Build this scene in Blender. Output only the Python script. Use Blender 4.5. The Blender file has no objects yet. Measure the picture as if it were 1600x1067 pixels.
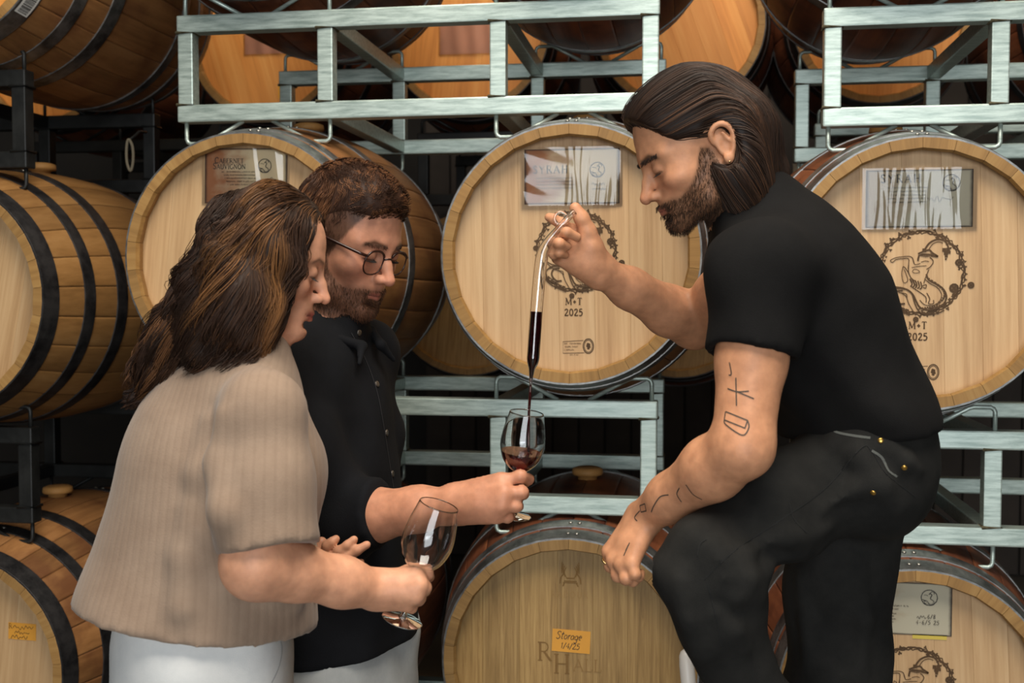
import bpy, bmesh, math, random
import numpy as np
from mathutils import Vector, Matrix
random.seed(7); rng = np.random.default_rng(11)
SC = bpy.context.scene
COL = SC.collection
PI = math.pi

# ------------------------------------------------------------------ camera
F = 1750.0; PSI = math.radians(9.0); TH = math.radians(2.4)
CAM = np.array([0, 0, 1.48])
_r = np.array([math.cos(PSI), math.sin(PSI), 0]); _h = np.array([-math.sin(PSI), math.cos(PSI), 0]); _z = np.array([0, 0, 1.0])
_f = math.cos(TH)*_h - math.sin(TH)*_z; _u = math.sin(TH)*_h + math.cos(TH)*_z
def J(px, py, dep):
    """measured position in the photograph at a given distance -> world point"""
    return CAM + dep*(_f + (px-800)/F*_r - (py-533.5)/F*_u)
cam = bpy.data.cameras.new('camera'); cam.sensor_width = 36; cam.lens = F/1600*36; cam.clip_start = 0.05
camo = bpy.data.objects.new('camera', cam); COL.objects.link(camo)
camo.location = CAM; camo.rotation_euler = (PI/2-TH, 0, PSI); SC.camera = camo
cam.dof.use_dof = True; cam.dof.focus_distance = 1.95; cam.dof.aperture_fstop = 5.6

# ------------------------------------------------------------------ world, lamps, exposure
W = bpy.data.worlds.new('world'); SC.world = W; W.use_nodes = True
W.node_tree.nodes['Background'].inputs[0].default_value = (0.55, 0.62, 0.62, 1)
W.node_tree.nodes['Background'].inputs[1].default_value = 0.9
SC.view_settings.view_transform = 'Standard'; SC.view_settings.look = 'None'
SC.view_settings.exposure = 0.0; SC.view_settings.gamma = 1.0; SC.view_settings.use_curve_mapping = False
def area(name, loc, target, sx, sy, power, color):
    l = bpy.data.lights.new(name, 'AREA'); l.shape = 'RECTANGLE'; l.size = sx; l.size_y = sy; l.energy = power; l.color = color
    o = bpy.data.objects.new(name, l); COL.objects.link(o); o.location = loc
    d = Vector(target)-Vector(loc); o.rotation_euler = d.to_track_quat('-Z', 'Y').to_euler()
    return o
def spot(name, loc, target, power, color, ang=70, rad=0.08):
    l = bpy.data.lights.new(name, 'SPOT'); l.energy = power; l.color = color; l.spot_size = math.radians(ang); l.spot_blend = 0.6; l.shadow_soft_size = rad
    o = bpy.data.objects.new(name, l); COL.objects.link(o); o.location = loc
    d = Vector(target)-Vector(loc); o.rotation_euler = d.to_track_quat('-Z', 'Y').to_euler()
    return o
area('door_daylight', (0.35, -4.55, 1.75), (0.35, 0, 1.75), 3.4, 2.9, 215, (0.93, 0.97, 1.0))
area('roof_light', (0.05, 0.70, 4.2), (-0.15, 2.0, 1.4), 2.2, 2.2, 165, (1.0, 0.92, 0.8))
for i, bx in enumerate((-2.6, -1.5, -0.75, -0.05, 0.65, 1.4)):
    spot('aisle_lamp', (bx+0.1, 3.52, 3.35), (bx, 3.95, 2.35), 7.5, (1.0, 0.62, 0.25), 80)

# ------------------------------------------------------------------ helpers
def lin(r, g, b):
    f = lambda c: (c/255/12.92) if c/255 <= 0.04045 else ((c/255+0.055)/1.055)**2.4
    return (f(r), f(g), f(b), 1.0)
def tag(o, label=None, cat=None, group=None, kind=None):
    if label: o['label'] = label
    if cat: o['category'] = cat
    if group: o['group'] = group
    if kind: o['kind'] = kind
    return o
def thing(name, label, cat, loc=(0, 0, 0), group=None):
    o = bpy.data.objects.new(name, None); COL.objects.link(o); o.location = loc; o.empty_display_size = 0.05
    return tag(o, label, cat, group)
def mesh_from(name, verts, faces, mat=None, smooth=False):
    me = bpy.data.meshes.new(name)
    me.from_pydata([tuple(map(float, v)) for v in verts], [], [tuple(map(int, f)) for f in faces])
    if mat: me.materials.append(mat)
    if smooth: me.polygons.foreach_set('use_smooth', [True]*len(me.polygons))
    me.update(); return me
def put(name, me, parent=None, loc=None, rot=None):
    o = bpy.data.objects.new(name, me); COL.objects.link(o)
    if parent is not None: o.parent = parent
    if loc is not None: o.location = loc
    if rot is not None: o.rotation_euler = rot
    return o
def obj(name, verts, faces, mat, parent=None, smooth=False, kind=None, label=None):
    o = put(name, mesh_from(name, verts, faces, mat, smooth), parent)
    return tag(o, label, None, None, kind)
def box(c, s, b=0.0):
    """bevelled box (centre, size) -> verts, faces"""
    bm = bmesh.new(); bmesh.ops.create_cube(bm, size=1.0)
    for v in bm.verts: v.co = Vector((v.co.x*s[0], v.co.y*s[1], v.co.z*s[2]))
    if b > 0: bmesh.ops.bevel(bm, geom=bm.edges[:], offset=b, segments=2, affect='EDGES', profile=0.6)
    for v in bm.verts: v.co += Vector(c)
    bm.verts.index_update()
    V = [v.co.copy() for v in bm.verts]; Fs = [[v.index for v in f.verts] for f in bm.faces]
    bm.free(); return V, Fs
def merge(*parts):
    V = []; Fs = []
    for v, f in parts:
        n = len(V); V += [tuple(p) for p in v]; Fs += [[i+n for i in q] for q in f]
    return V, Fs
def tube(pts, rad, n=8, cap=True, close=False):
    """tube along a polyline, rad scalar or per point"""
    P = np.array(pts, float); m = len(P)
    R = np.full(m, rad) if np.isscalar(rad) else np.array(rad, float)
    T = np.zeros_like(P)
    if close: T = np.roll(P, -1, 0)-np.roll(P, 1, 0)
    else:
        T[1:-1] = P[2:]-P[:-2]; T[0] = P[1]-P[0]; T[-1] = P[-1]-P[-2]
    T /= np.linalg.norm(T, axis=1)[:, None]+1e-12
    ref = np.array([0, 0, 1.0]) if abs(T[0][2]) < 0.9 else np.array([1.0, 0, 0])
    N = np.cross(T[0], ref); N /= np.linalg.norm(N)
    V = []
    for i in range(m):
        N = N-T[i]*np.dot(N, T[i]); N /= np.linalg.norm(N)+1e-12
        B = np.cross(T[i], N)
        for k in range(n):
            a = 2*PI*k/n; V.append(P[i]+R[i]*(math.cos(a)*N+math.sin(a)*B))
    Fs = []
    for i in range(m if close else m-1):
        j = (i+1) % m
        for k in range(n):
            l = (k+1) % n; Fs.append([i*n+k, i*n+l, j*n+l, j*n+k])
    if cap and not close:
        Fs.append(list(range(n))[::-1]); Fs.append([(m-1)*n+k for k in range(n)])
    return V, Fs
def lathe(prof, n=32, axis='Z', c=(0, 0, 0)):
    """(radius, height) profile -> surface of revolution"""
    V = []; Fs = []; m = len(prof)
    for i, (r, h) in enumerate(prof):
        for k in range(n):
            a = 2*PI*k/n; x, y = r*math.cos(a), r*math.sin(a)
            V.append((c[0]+x, c[1]+y, c[2]+h) if axis == 'Z' else (c[0]+x, c[1]+h, c[2]+y))
    for i in range(m-1):
        for k in range(n):
            l = (k+1) % n; q = [i*n+k, i*n+l, (i+1)*n+l, (i+1)*n+k]
            Fs.append(q if axis == 'Z' else q[::-1])
    return V, Fs
def catmull(pts, per=6, close=False):
    P = np.array(pts, float); m = len(P); out = []
    rngi = range(m if close else m-1)
    for i in rngi:
        if close: p0, p1, p2, p3 = P[(i-1) % m], P[i], P[(i+1) % m], P[(i+2) % m]
        else: p0, p1, p2, p3 = P[max(i-1, 0)], P[i], P[i+1], P[min(i+2, m-1)]
        for k in range(per):
            t = k/per
            out.append(0.5*((2*p1)+(-p0+p2)*t+(2*p0-5*p1+4*p2-p3)*t*t+(-p0+3*p1-3*p2+p3)*t**3))
    if not close: out.append(P[-1])
    return np.array(out)
def ribbons(lines, z=0.0):
    """flat strokes: list of (2D points, width) -> verts in (x, -z, y) plane facing -Y"""
    V = []; Fs = []
    for li, (pts, w) in enumerate(lines):
        P = np.array(pts, float); m = len(P); zl = z+li*4e-6
        if m < 2: continue
        T = np.zeros_like(P); T[1:-1] = P[2:]-P[:-2]; T[0] = P[1]-P[0]; T[-1] = P[-1]-P[-2]
        L = np.linalg.norm(T, axis=1)[:, None]+1e-9; N = np.stack([-T[:, 1], T[:, 0]], 1)/L
        n0 = len(V); ww = np.full(m, w) if np.isscalar(w) else np.array(w)
        for i in range(m):
            a = P[i]+N[i]*ww[i]/2; b = P[i]-N[i]*ww[i]/2
            V.append((a[0], -zl, a[1])); V.append((b[0], -zl, b[1]))
        for i in range(m-1): Fs.append([n0+2*i, n0+2*i+1, n0+2*i+3, n0+2*i+2])
    return V, Fs

# ------------------------------------------------------------------ node materials
def new_mat(name):
    m = bpy.data.materials.new(name); m.use_nodes = True
    nt = m.node_tree; return m, nt, nt.nodes['Principled BSDF']
def N(nt, t, **kw):
    n = nt.nodes.new(t)
    for k, v in kw.items(): setattr(n, k, v)
    return n
def L(nt, a, b): nt.links.new(a, b)
def ramp(nt, fac, stops):
    r = N(nt, 'ShaderNodeValToRGB'); e = r.color_ramp.elements
    while len(e) < len(stops): e.new(0.5)
    for i, (p, c) in enumerate(stops): e[i].position = p; e[i].color = c
    L(nt, fac, r.inputs[0]); return r.outputs[0]
def mix(nt, a, b, fac, mode='MIX'):
    m = N(nt, 'ShaderNodeMix', data_type='RGBA', blend_type=mode)
    for s, v in ((m.inputs['Factor'], fac), (m.inputs['A'], a), (m.inputs['B'], b)):
        if isinstance(v, (float, int, tuple)): s.default_value = v
        else: L(nt, v, s)
    return m.outputs['Result']
def wood(name, cols, grain='Z', rough=0.6, stain=None, figure=0.0, bump=0.15, spread=0.25):
    """oak: grain stretched along one object axis, per-piece tone from Object Info random"""
    m, nt, bs = new_mat(name)
    tc = N(nt, 'ShaderNodeTexCoord'); oi = N(nt, 'ShaderNodeObjectInfo')
    ad = N(nt, 'ShaderNodeVectorMath', operation='ADD'); mu = N(nt, 'ShaderNodeVectorMath', operation='SCALE'); mu.inputs['Scale'].default_value = 37.0
    L(nt, oi.outputs['Random'], mu.inputs[0]); L(nt, tc.outputs['Object'], ad.inputs[0]); L(nt, mu.outputs[0], ad.inputs[1])
    mp = N(nt, 'ShaderNodeMapping'); L(nt, ad.outputs[0], mp.inputs[0])
    s = {'Z': (110, 60, 4.0), 'Y': (60, 3.5, 60)}[grain]; mp.inputs['Scale'].default_value = s
    n1 = N(nt, 'ShaderNodeTexNoise'); n1.inputs['Scale'].default_value = 1.0; n1.inputs['Detail'].default_value = 5; n1.inputs['Roughness'].default_value = 0.65
    n1.inputs['Distortion'].default_value = figure; L(nt, mp.outputs[0], n1.inputs['Vector'])
    mp2 = N(nt, 'ShaderNodeMapping'); L(nt, ad.outputs[0], mp2.inputs[0]); mp2.inputs['Scale'].default_value = tuple(c/5 for c in s)
    n2 = N(nt, 'ShaderNodeTexNoise'); n2.inputs['Scale'].default_value = 1.0; n2.inputs['Detail'].default_value = 3; n2.inputs['Distortion'].default_value = figure*2; L(nt, mp2.outputs[0], n2.inputs['Vector'])
    ma = N(nt, 'ShaderNodeMath', operation='MULTIPLY_ADD'); L(nt, n1.outputs[0], ma.inputs[0]); ma.inputs[1].default_value = 0.5
    mb = N(nt, 'ShaderNodeMath', operation='MULTIPLY'); L(nt, n2.outputs[0], mb.inputs[0]); mb.inputs[1].default_value = 0.5; L(nt, mb.outputs[0], ma.inputs[2])
    c = ramp(nt, ma.outputs[0], [(0.32, cols[0]), (0.5, cols[1]), (0.68, cols[2])])
    hv = N(nt, 'ShaderNodeHueSaturation'); L(nt, c, hv.inputs['Color'])
    mr = N(nt, 'ShaderNodeMapRange'); L(nt, oi.outputs['Random'], mr.inputs[0]); mr.inputs[3].default_value = 1-spread; mr.inputs[4].default_value = 1+spread*0.6
    L(nt, mr.outputs[0], hv.inputs['Value']); out = hv.outputs[0]
    if stain:
        n3 = N(nt, 'ShaderNodeTexNoise'); n3.inputs['Scale'].default_value = 7.0; n3.inputs['Detail'].default_value = 6; L(nt, ad.outputs[0], n3.inputs['Vector'])
        fr = ramp(nt, n3.outputs[0], [(0.48, (0, 0, 0, 1)), (0.66, (0.75, 0.75, 0.75, 1))]); out = mix(nt, out, stain, fr)
    L(nt, out, bs.inputs['Base Color']); bs.inputs['Roughness'].default_value = rough
    bp = N(nt, 'ShaderNodeBump'); bp.inputs['Strength'].default_value = bump; bp.inputs['Distance'].default_value = 0.002; L(nt, n1.outputs[0], bp.inputs['Height']); L(nt, bp.outputs[0], bs.inputs['Normal'])
    return m
def metal(name, c0, c1, rough=0.4, metallic=0.8, scale=6, stretch=(1, 1, 1), bump=0.05):
    m, nt, bs = new_mat(name)
    tc = N(nt, 'ShaderNodeTexCoord'); mp = N(nt, 'ShaderNodeMapping'); mp.inputs['Scale'].default_value = stretch; L(nt, tc.outputs['Object'], mp.inputs[0])
    n = N(nt, 'ShaderNodeTexNoise'); n.inputs['Scale'].default_value = scale; n.inputs['Detail'].default_value = 7; n.inputs['Roughness'].default_value = 0.7; L(nt, mp.outputs[0], n.inputs['Vector'])
    L(nt, ramp(nt, n.outputs[0], [(0.35, c0), (0.6, c1)]), bs.inputs['Base Color'])
    bs.inputs['Metallic'].default_value = metallic
    mr = N(nt, 'ShaderNodeMapRange'); L(nt, n.outputs[0], mr.inputs[0]); mr.inputs[3].default_value = rough-0.1; mr.inputs[4].default_value = rough+0.15; L(nt, mr.outputs[0], bs.inputs['Roughness'])
    bp = N(nt, 'ShaderNodeBump'); bp.inputs['Strength'].default_value = bump; bp.inputs['Distance'].default_value = 0.003; L(nt, n.outputs[0], bp.inputs['Height']); L(nt, bp.outputs[0], bs.inputs['Normal'])
    return m
def plain(name, col, rough=0.6, metallic=0.0, noise=0.0, scale=20):
    m, nt, bs = new_mat(name); bs.inputs['Roughness'].default_value = rough; bs.inputs['Metallic'].default_value = metallic
    tc = N(nt, 'ShaderNodeTexCoord'); n = N(nt, 'ShaderNodeTexNoise'); n.inputs['Scale'].default_value = scale; n.inputs['Detail'].default_value = 4; L(nt, tc.outputs['Object'], n.inputs['Vector'])
    k = noise; dark = tuple(c*(1-k) for c in col[:3])+(1,); lite = tuple(min(1, c*(1+k)) for c in col[:3])+(1,)
    L(nt, ramp(nt, n.outputs[0], [(0.3, dark), (0.7, lite)]), bs.inputs['Base Color'])
    return m

M_headpale = wood('oak_head_pale', [lin(164, 127, 86), lin(189, 153, 110), lin(205, 172, 130)], 'Z', 0.55, spread=0.10)
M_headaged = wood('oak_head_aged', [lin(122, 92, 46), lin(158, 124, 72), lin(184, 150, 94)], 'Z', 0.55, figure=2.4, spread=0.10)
M_headback = wood('oak_head_honey', [lin(190, 120, 50), lin(214, 142, 66), lin(226, 160, 84)], 'Z', 0.6, spread=0.15)
M_stavepale = wood('oak_stave_pale', [lin(116, 80, 40), lin(142, 102, 56), lin(160, 120, 72)], 'Y', 0.55, spread=0.22)
M_stavebrown = wood('oak_stave_brown', [lin(118, 78, 42), lin(150, 104, 60), lin(172, 124, 76)], 'Y', 0.55, stain=lin(104, 62, 36), spread=0.28)
M_stavered = wood('oak_stave_wine_stained', [lin(84, 46, 30), lin(120, 68, 42), lin(142, 86, 54)], 'Y', 0.5, stain=lin(52, 22, 18), spread=0.3)
M_hoop = metal('hoop_steel', lin(96, 96, 96), lin(150, 150, 148), 0.42, 0.9, 18)
M_hoopdark = metal('hoop_steel_dark', lin(44, 44, 46), lin(74, 72, 72), 0.5, 0.8, 18)
M_rivet = metal('rivet_steel', lin(120, 118, 112), lin(170, 168, 160), 0.35, 0.9, 30)
M_rack = metal('rack_steel', lin(146, 162, 155), lin(190, 204, 196), 0.38, 0.55, 9, (1.5, 14, 14), 0.02)
M_weld = metal('weld_bead', lin(70, 62, 44), lin(120, 112, 88), 0.6, 0.5, 60)
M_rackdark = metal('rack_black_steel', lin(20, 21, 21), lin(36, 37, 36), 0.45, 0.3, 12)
M_chime = wood('oak_end_grain', [lin(126, 92, 46), lin(150, 112, 60), lin(166, 130, 76)], 'Z', 0.65, spread=0.12)
M_chimeaged = wood('oak_end_grain_aged', [lin(116, 86, 46), lin(142, 108, 60), lin(160, 126, 76)], 'Z', 0.65, spread=0.12)
M_bung = plain('bung_wood', lin(190, 140, 80), 0.6, 0, 0.15)
M_burn = plain('branded_char', lin(74, 52, 28), 0.8, 0, 0.2)
M_burnfaint = plain('branded_faint', lin(120, 88, 44), 0.8, 0, 0.2)
M_ink = plain('black_ink', lin(38, 32, 28), 0.6, 0, 0.1)
# ------------------------------------------------------------------ room
def room():
    m, nt, bs = new_mat('concrete_floor'); tc = N(nt, 'ShaderNodeTexCoord'); n = N(nt, 'ShaderNodeTexNoise'); n.inputs['Scale'].default_value = 1.6; n.inputs['Detail'].default_value = 8
    L(nt, tc.outputs['Object'], n.inputs['Vector']); L(nt, ramp(nt, n.outputs[0], [(0.3, lin(70, 66, 60)), (0.7, lin(104, 98, 90))]), bs.inputs['Base Color']); bs.inputs['Roughness'].default_value = 0.6
    wallm = plain('dark_painted_boards', lin(30, 26, 22), 0.8, 0, 0.25, 5); light = plain('grey_painted_wall', lin(120, 112, 102), 0.85, 0, 0.1, 3)
    def slab(nm, c, s, mat): return tag(obj(nm, *box(c, s), mat), kind='structure')
    X0, X1, Y0, Y1, H = -5.0, 5.0, -4.7, 6.2, 5.0
    slab('floor', ((X0+X1)/2, (Y0+Y1)/2, -0.05), (X1-X0+0.4, Y1-Y0+0.4, 0.1), m)
    slab('ceiling', ((X0+X1)/2, (Y0+Y1)/2, H+0.05), (X1-X0+0.4, Y1-Y0+0.4, 0.1), wallm)
    slab('wall_left', (X0-0.05, (Y0+Y1)/2, H/2), (0.1, Y1-Y0, H), light)
    slab('wall_right', (X1+0.05, (Y0+Y1)/2, H/2), (0.1, Y1-Y0, H), light)
    slab('wall_front', ((X0-1.4)/2, Y0-0.05, H/2), (-1.4-X0, 0.1, H), light)
    slab('wall_front', ((X1+2.1)/2, Y0-0.05, H/2), (X1-2.1, 0.1, H), light)
    slab('wall_front', (0.35, Y0-0.05, (H+3.2)/2), (3.5, 0.1, H-3.2), light)
    w = slab('wall_back', ((X0+X1)/2, Y1+0.05, H/2), (X1-X0, 0.1, H), wallm)
    me = mesh_from('wall_board', *box((0, 0, 0), (0.135, 0.03, H-0.02), 0.004), plain('weathered_board', lin(58, 50, 44), 0.8, 0, 0.3, 4))
    for k in range(28): put('wall_board', me, w, (-1.4+k*0.145, Y1-0.018, H/2))
room()

# ------------------------------------------------------------------ barrels
BL, RB, RH = 0.95, 0.352, 0.2905      # length, bilge radius, head-end radius (outside)
def prof(y, out=0.0):
    t = (y-BL/2)/(BL/2); return RH+(RB-RH)*(1-t*t)+out
NST = 26
def stave_mesh(mat, end):
    ys = [0, 0.012, 0.06, 0.15, 0.25, 0.36, BL/2, BL-0.36, BL-0.25, BL-0.15, BL-0.06, BL-0.012, BL]
    V = []; Fs = []; h = PI/NST
    for y in ys:
        ch = 0.006 if y in (0, BL) else 0.0
        r = prof(y); ri = r-0.030+ch*1.2; g = 0.0004/r
        row = [(ri, -h+g), (r-0.0012, -h+g), (r-ch*0.3, -h*0.86), (r-ch*0.3, 0), (r-ch*0.3, h*0.86), (r-0.0012, h-g), (ri, h-g)]
        for rr, a in row: V.append((rr*math.sin(a), y, rr*math.cos(a)))
    for i in range(len(ys)-1):
        for k in range(7):
            l = (k+1) % 7; Fs.append([i*7+k, (i+1)*7+k, (i+1)*7+l, i*7+l])
    Fs.append(list(range(7))); Fs.append([(len(ys)-1)*7+k for k in range(7)][::-1])
    me = mesh_from('stave', V, Fs, mat, True); me.materials.append(end)
    n = len(me.polygons); sm = [True]*n
    for i, f in enumerate(Fs):
        if i >= n-2 or (i % 7) in (0, 5, 6): sm[i] = False
    me.polygons.foreach_set('use_smooth', sm)
    me.polygons.foreach_set('material_index', [1 if (i >= n-2 or i % 7 == 6 or i//7 == 0) else 0 for i in range(n)]); return me
PLX = [-0.2722, -0.205, -0.118, -0.030, 0.052, 0.132, 0.205, 0.2722]
def head_meshes(mat, y0=0.042):
    """planks of the head disc, real joints between them"""
    R = 0.2725; out = []
    for a, b in zip(PLX[:-1], PLX[1:]):
        a += 0.0001; b -= 0.0001
        def outline(a, b, R):
            xs = np.linspace(a, b, 7); t = [(x, math.sqrt(max(R*R-x*x, 0))) for x in xs]
            return t+[(x, -z) for x, z in t[::-1]]
        o1 = outline(a, b, R); o0 = outline(a+0.0003, b-0.0003, R-0.001); n = len(o1)
        V = [(x, y0, z) for x, z in o0]+[(x, y0+0.0004, z) for x, z in o1]+[(x, y0+0.022, z) for x, z in o1]
        Fs = [list(range(n))]
        for r in range(2):
            for k in range(n):
                l = (k+1) % n; Fs.append([r*n+k, (r+1)*n+k, (r+1)*n+l, r*n+l])
        out.append(mesh_from('head_plank', V, Fs, mat))
    return out
def hoop_mesh(y0, y1, mat, t=0.0022, n=72):
    ys = np.linspace(y0, y1, 3)
    pr = [(prof(y)+0.0005, y) for y in ys]
    P = [(prof(ys[0])-0.002, ys[0])]+[(prof(ys[0])+t, ys[0])]+[(prof(ys[0])+t+0.0008, ys[0]+0.0015)]+[(prof(y)+t+0.0005, y) for y in ys[1:-1]]+[(prof(ys[-1])+t, ys[-1]-0.0008)]+[(prof(ys[-1])+t, ys[-1])]+[(prof(ys[-1])-0.002, ys[-1])]
    V, Fs = lathe(P, n, 'Y'); return mesh_from('hoop', V, Fs, mat, False)
def rivet_mesh(mat):
    V, Fs = lathe([(0.0052, 0), (0.0048, 0.0016), (0.003, 0.0028), (0.0002, 0.0032)], 10, 'Z'); return mesh_from('rivet', V, Fs, mat, True)
def hoops_at(*f): return list(f)+[(BL-b, BL-a) for a, b in f[::-1]]
HOOPS = hoops_at((0.001, 0.046), (0.062, 0.098), (0.250, 0.290))
HOOPS_D = hoops_at((0.001, 0.052), (0.140, 0.180), (0.270, 0.315))
_cache = {}
def kit(head, stave, hoop, hp):
    key = (head.name, stave.name, hoop.name, hp[1][0])
    if key not in _cache:
        _cache[key] = dict(stave=stave_mesh(stave, M_chimeaged if head in (M_headaged,) else M_chime), planks=head_meshes(head), hoops=[hoop_mesh(a, b, hoop) for a, b in hp], rivet=rivet_mesh(M_rivet),
                           bung=mesh_from('bung', *lathe([(0.026, -0.02), (0.026, 0.008), (0.040, 0.010), (0.042, 0.016), (0.040, 0.026), (0.030, 0.030), (0.001, 0.031)], 20), M_bung, True))
    return _cache[key]
def barrel(label, x, yf, zc, head, stave, hoop, roll=0.0, group=None, yaw=0.0, bung=True, hp=HOOPS):
    b = thing('wine_barrel', label, 'barrel', (x, yf+BL/2, zc-RB), group); b.rotation_euler = (0, 0, yaw)
    k = kit(head, stave, hoop, hp); o = (0, -BL/2, RB)
    for i in range(NST): put('stave', k['stave'], b, o, (0, 2*PI*(i+0.5)/NST+roll*0.2, 0))
    for me in k['planks']: put('head_plank', me, b, o, (0, roll, 0))
    # far head: one plain disc of planks joined by the same joints, turned round
    for me in k['planks']: put('head_plank', me, b, (0, BL/2, RB), (0, roll, PI))
    for (a, c), me in zip(hp, k['hoops']):
        h = put('hoop', me, b, o)
        for s in (-0.02, 0.022):
            yy = (a+c)/2; an = roll*0.6+0.02+s*1.6
            r = prof(yy)+0.0024; put('rivet', k['rivet'], h, (r*math.sin(an), yy, r*math.cos(an)), (0, an, 0))
    if bung: put('bung', k['bung'], b, (0, 0, 2*RB))
    return b

# ------------------------------------------------------------------ barrel racks (one welded frame carries two barrels)
RK_D, RT = 0.69, 0.042
def rack_meshes(mat, dz, wmat):
    W2 = 0.586; posts = (-0.565, -0.21, 0.21, 0.565); m = {}
    m['rail'] = mesh_from('rail', *box((0, 0, 0), (2*W2, RT, RT), 0.004), mat)
    m['post'] = mesh_from('post', *box((0, 0, 0), (0.038, 0.038, dz-RT), 0.003), mat)
    m['crossbar'] = mesh_from('crossbar', *box((0, 0, 0), (0.036, RK_D-RT, 0.036), 0.003), mat)
    m['weld'] = mesh_from('weld_bead', *tube([(-.0205, -.0205, 0), (.0205, -.0205, 0), (.0205, .0205, 0), (-.0205, .0205, 0)], 0.0045, 6, False, True), wmat, True)
    pts = [(-0.184, 0, -0.012), (-0.184, 0, 0.040), (-0.181, 0, 0.047), (-0.174, 0, 0.051), (-0.138, 0, 0.051), (-0.128, 0, 0.048), (-0.036, 0, -0.002)]
    m['wire'] = mesh_from('cradle_rod', *tube(pts, 0.0052, 8), mat, True)
    return m
_rk = {}
def rack(label, xc, yr, z_hi, z_lo, mat, low_wires=True, group=None):
    key = (mat.name, round(z_hi-z_lo, 4)); dz = z_hi-z_lo
    if key not in _rk: _rk[key] = rack_meshes(mat, dz, M_weld if mat is M_rack else M_rackdark)
    m = _rk[key]; r = thing('barrel_rack', label, 'rack', (xc, yr+RK_D/2, z_lo-RT/2), group)
    for s in (-1, 1):
        y = s*RK_D/2
        put('rail', m['rail'], r, (0, y, RT/2)); put('rail', m['rail'], r, (0, y, RT/2+dz))
        for px in (-0.565, -0.21, 0.21, 0.565):
            p = put('post', m['post'], r, (px, y, RT/2+dz/2))
            for e in (-1, 1): put('weld_bead', m['weld'], p, (0, 0, e*(dz-RT)/2))
        for cx in (-0.3875, 0.3875):
            for sx in (1, -1):
                w = put('cradle_rod', m['wire'], r, (cx, y, RT+dz)); w.scale = (sx, 1, 1)
                if low_wires:
                    w = put('cradle_rod', m['wire'], r, (cx, y, 0)); w.scale = (sx, 1, -1)
    for px in (-0.21, 0.21):
        put('crossbar', m['crossbar'], r, (px, 0, RT/2)); put('crossbar', m['crossbar'], r, (px, 0, RT/2+dz))
    return r

YF = 2.495; YR = YF+0.13
XL, XM, XR = -1.035, -0.266, 0.488
P3 = 0.933
top = 'underside of %s wine barrel in the top row'
rack('silver steel barrel rack standing just above the cabernet sauvignon barrel', -0.657, YR, 2.14, 1.923, M_rack, group='silver barrel racks')
rack('silver steel barrel rack behind the red wine being poured, under the middle barrel', -0.657, YR, 1.212, 0.984, M_rack, group='silver barrel racks')
rack('silver steel barrel rack above the syrah barrel at right', 0.878, YR, 2.098, 1.877, M_rack, group='silver barrel racks')
rack('silver steel barrel rack between the syrah and merlot barrels', 0.878, YR, 1.157, 0.941, M_rack, group='silver barrel racks')
rack('floor level steel barrel rack under the stack with the storage barrel', -0.657, YR, 0.280, 0.052, M_rack, False, 'silver barrel racks')
rack('floor level steel barrel rack under the merlot stack', 0.878, YR, 0.236, 0.020, M_rack, False, 'silver barrel racks')

bL = barrel('pale oak wine barrel with a cabernet sauvignon label, behind the two guests', XL, YF, 1.566, M_headpale, M_stavebrown, M_hoop, 0.1, 'wine barrels')
bM = barrel('pale oak wine barrel with crumpled plastic over its label, in the middle behind the pouring', XM, YF, 1.570, M_headpale, M_stavebrown, M_hoop, -0.02, 'wine barrels')
bR = barrel('pale oak wine barrel with a syrah label, at right behind the black t-shirt', XR, YF, 1.524, M_headpale, M_stavered, M_hoop, -0.03, 'wine barrels')
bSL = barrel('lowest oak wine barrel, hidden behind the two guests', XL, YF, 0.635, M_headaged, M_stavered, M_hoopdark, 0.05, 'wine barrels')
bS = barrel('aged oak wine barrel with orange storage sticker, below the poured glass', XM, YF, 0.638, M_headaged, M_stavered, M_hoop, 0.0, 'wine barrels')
bSR = barrel('oak wine barrel with a merlot label, bottom right behind the black trousers', XR, YF, 0.596, M_headpale, M_stavered, M_hoop, -0.05, 'wine barrels')
barrel('brown wine barrel in the top row above the cabernet sauvignon barrel', XL, YF, 1.566+P3, M_headpale, M_stavered, M_hoop, 0.3, 'wine barrels')
barrel('brown wine barrel in the top row above the middle barrel', XM, YF, 1.570+P3, M_headpale, M_stavered, M_hoop, 0.2, 'wine barrels')
barrel('brown wine barrel in the top row above the syrah barrel', XR, YF, 1.524+P3-0.005, M_headpale, M_stavered, M_hoop, 0.1, 'wine barrels')
# the darker stack on the left
_d = J(-104, 465, 2.76); DX, DY = float(_d[0]), float(_d[1])
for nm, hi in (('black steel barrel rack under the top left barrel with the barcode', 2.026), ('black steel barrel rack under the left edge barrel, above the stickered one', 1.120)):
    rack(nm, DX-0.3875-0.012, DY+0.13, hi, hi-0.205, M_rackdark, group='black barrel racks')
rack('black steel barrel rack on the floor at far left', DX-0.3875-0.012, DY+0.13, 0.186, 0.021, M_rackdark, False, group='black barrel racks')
bD1 = barrel('yellow oak wine barrel with dark hoops at the left edge, halfway up', DX, DY, 1.474, M_headpale, M_stavepale, M_hoopdark, 0.2, 'wine barrels', hp=HOOPS_D)
bD0 = barrel('oak wine barrel with orange sticker, bottom left corner', DX+0.035, DY, 0.545, M_headpale, M_stavebrown, M_hoopdark, 0.1, 'wine barrels', hp=HOOPS_D)
bD2 = barrel('reddish brown wine barrel with a barcode on its hoop, top left corner', DX+0.025, DY, 1.474+0.906, M_headback, M_stavebrown, M_hoop, 0.4, 'wine barrels', hp=HOOPS_D)
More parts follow.
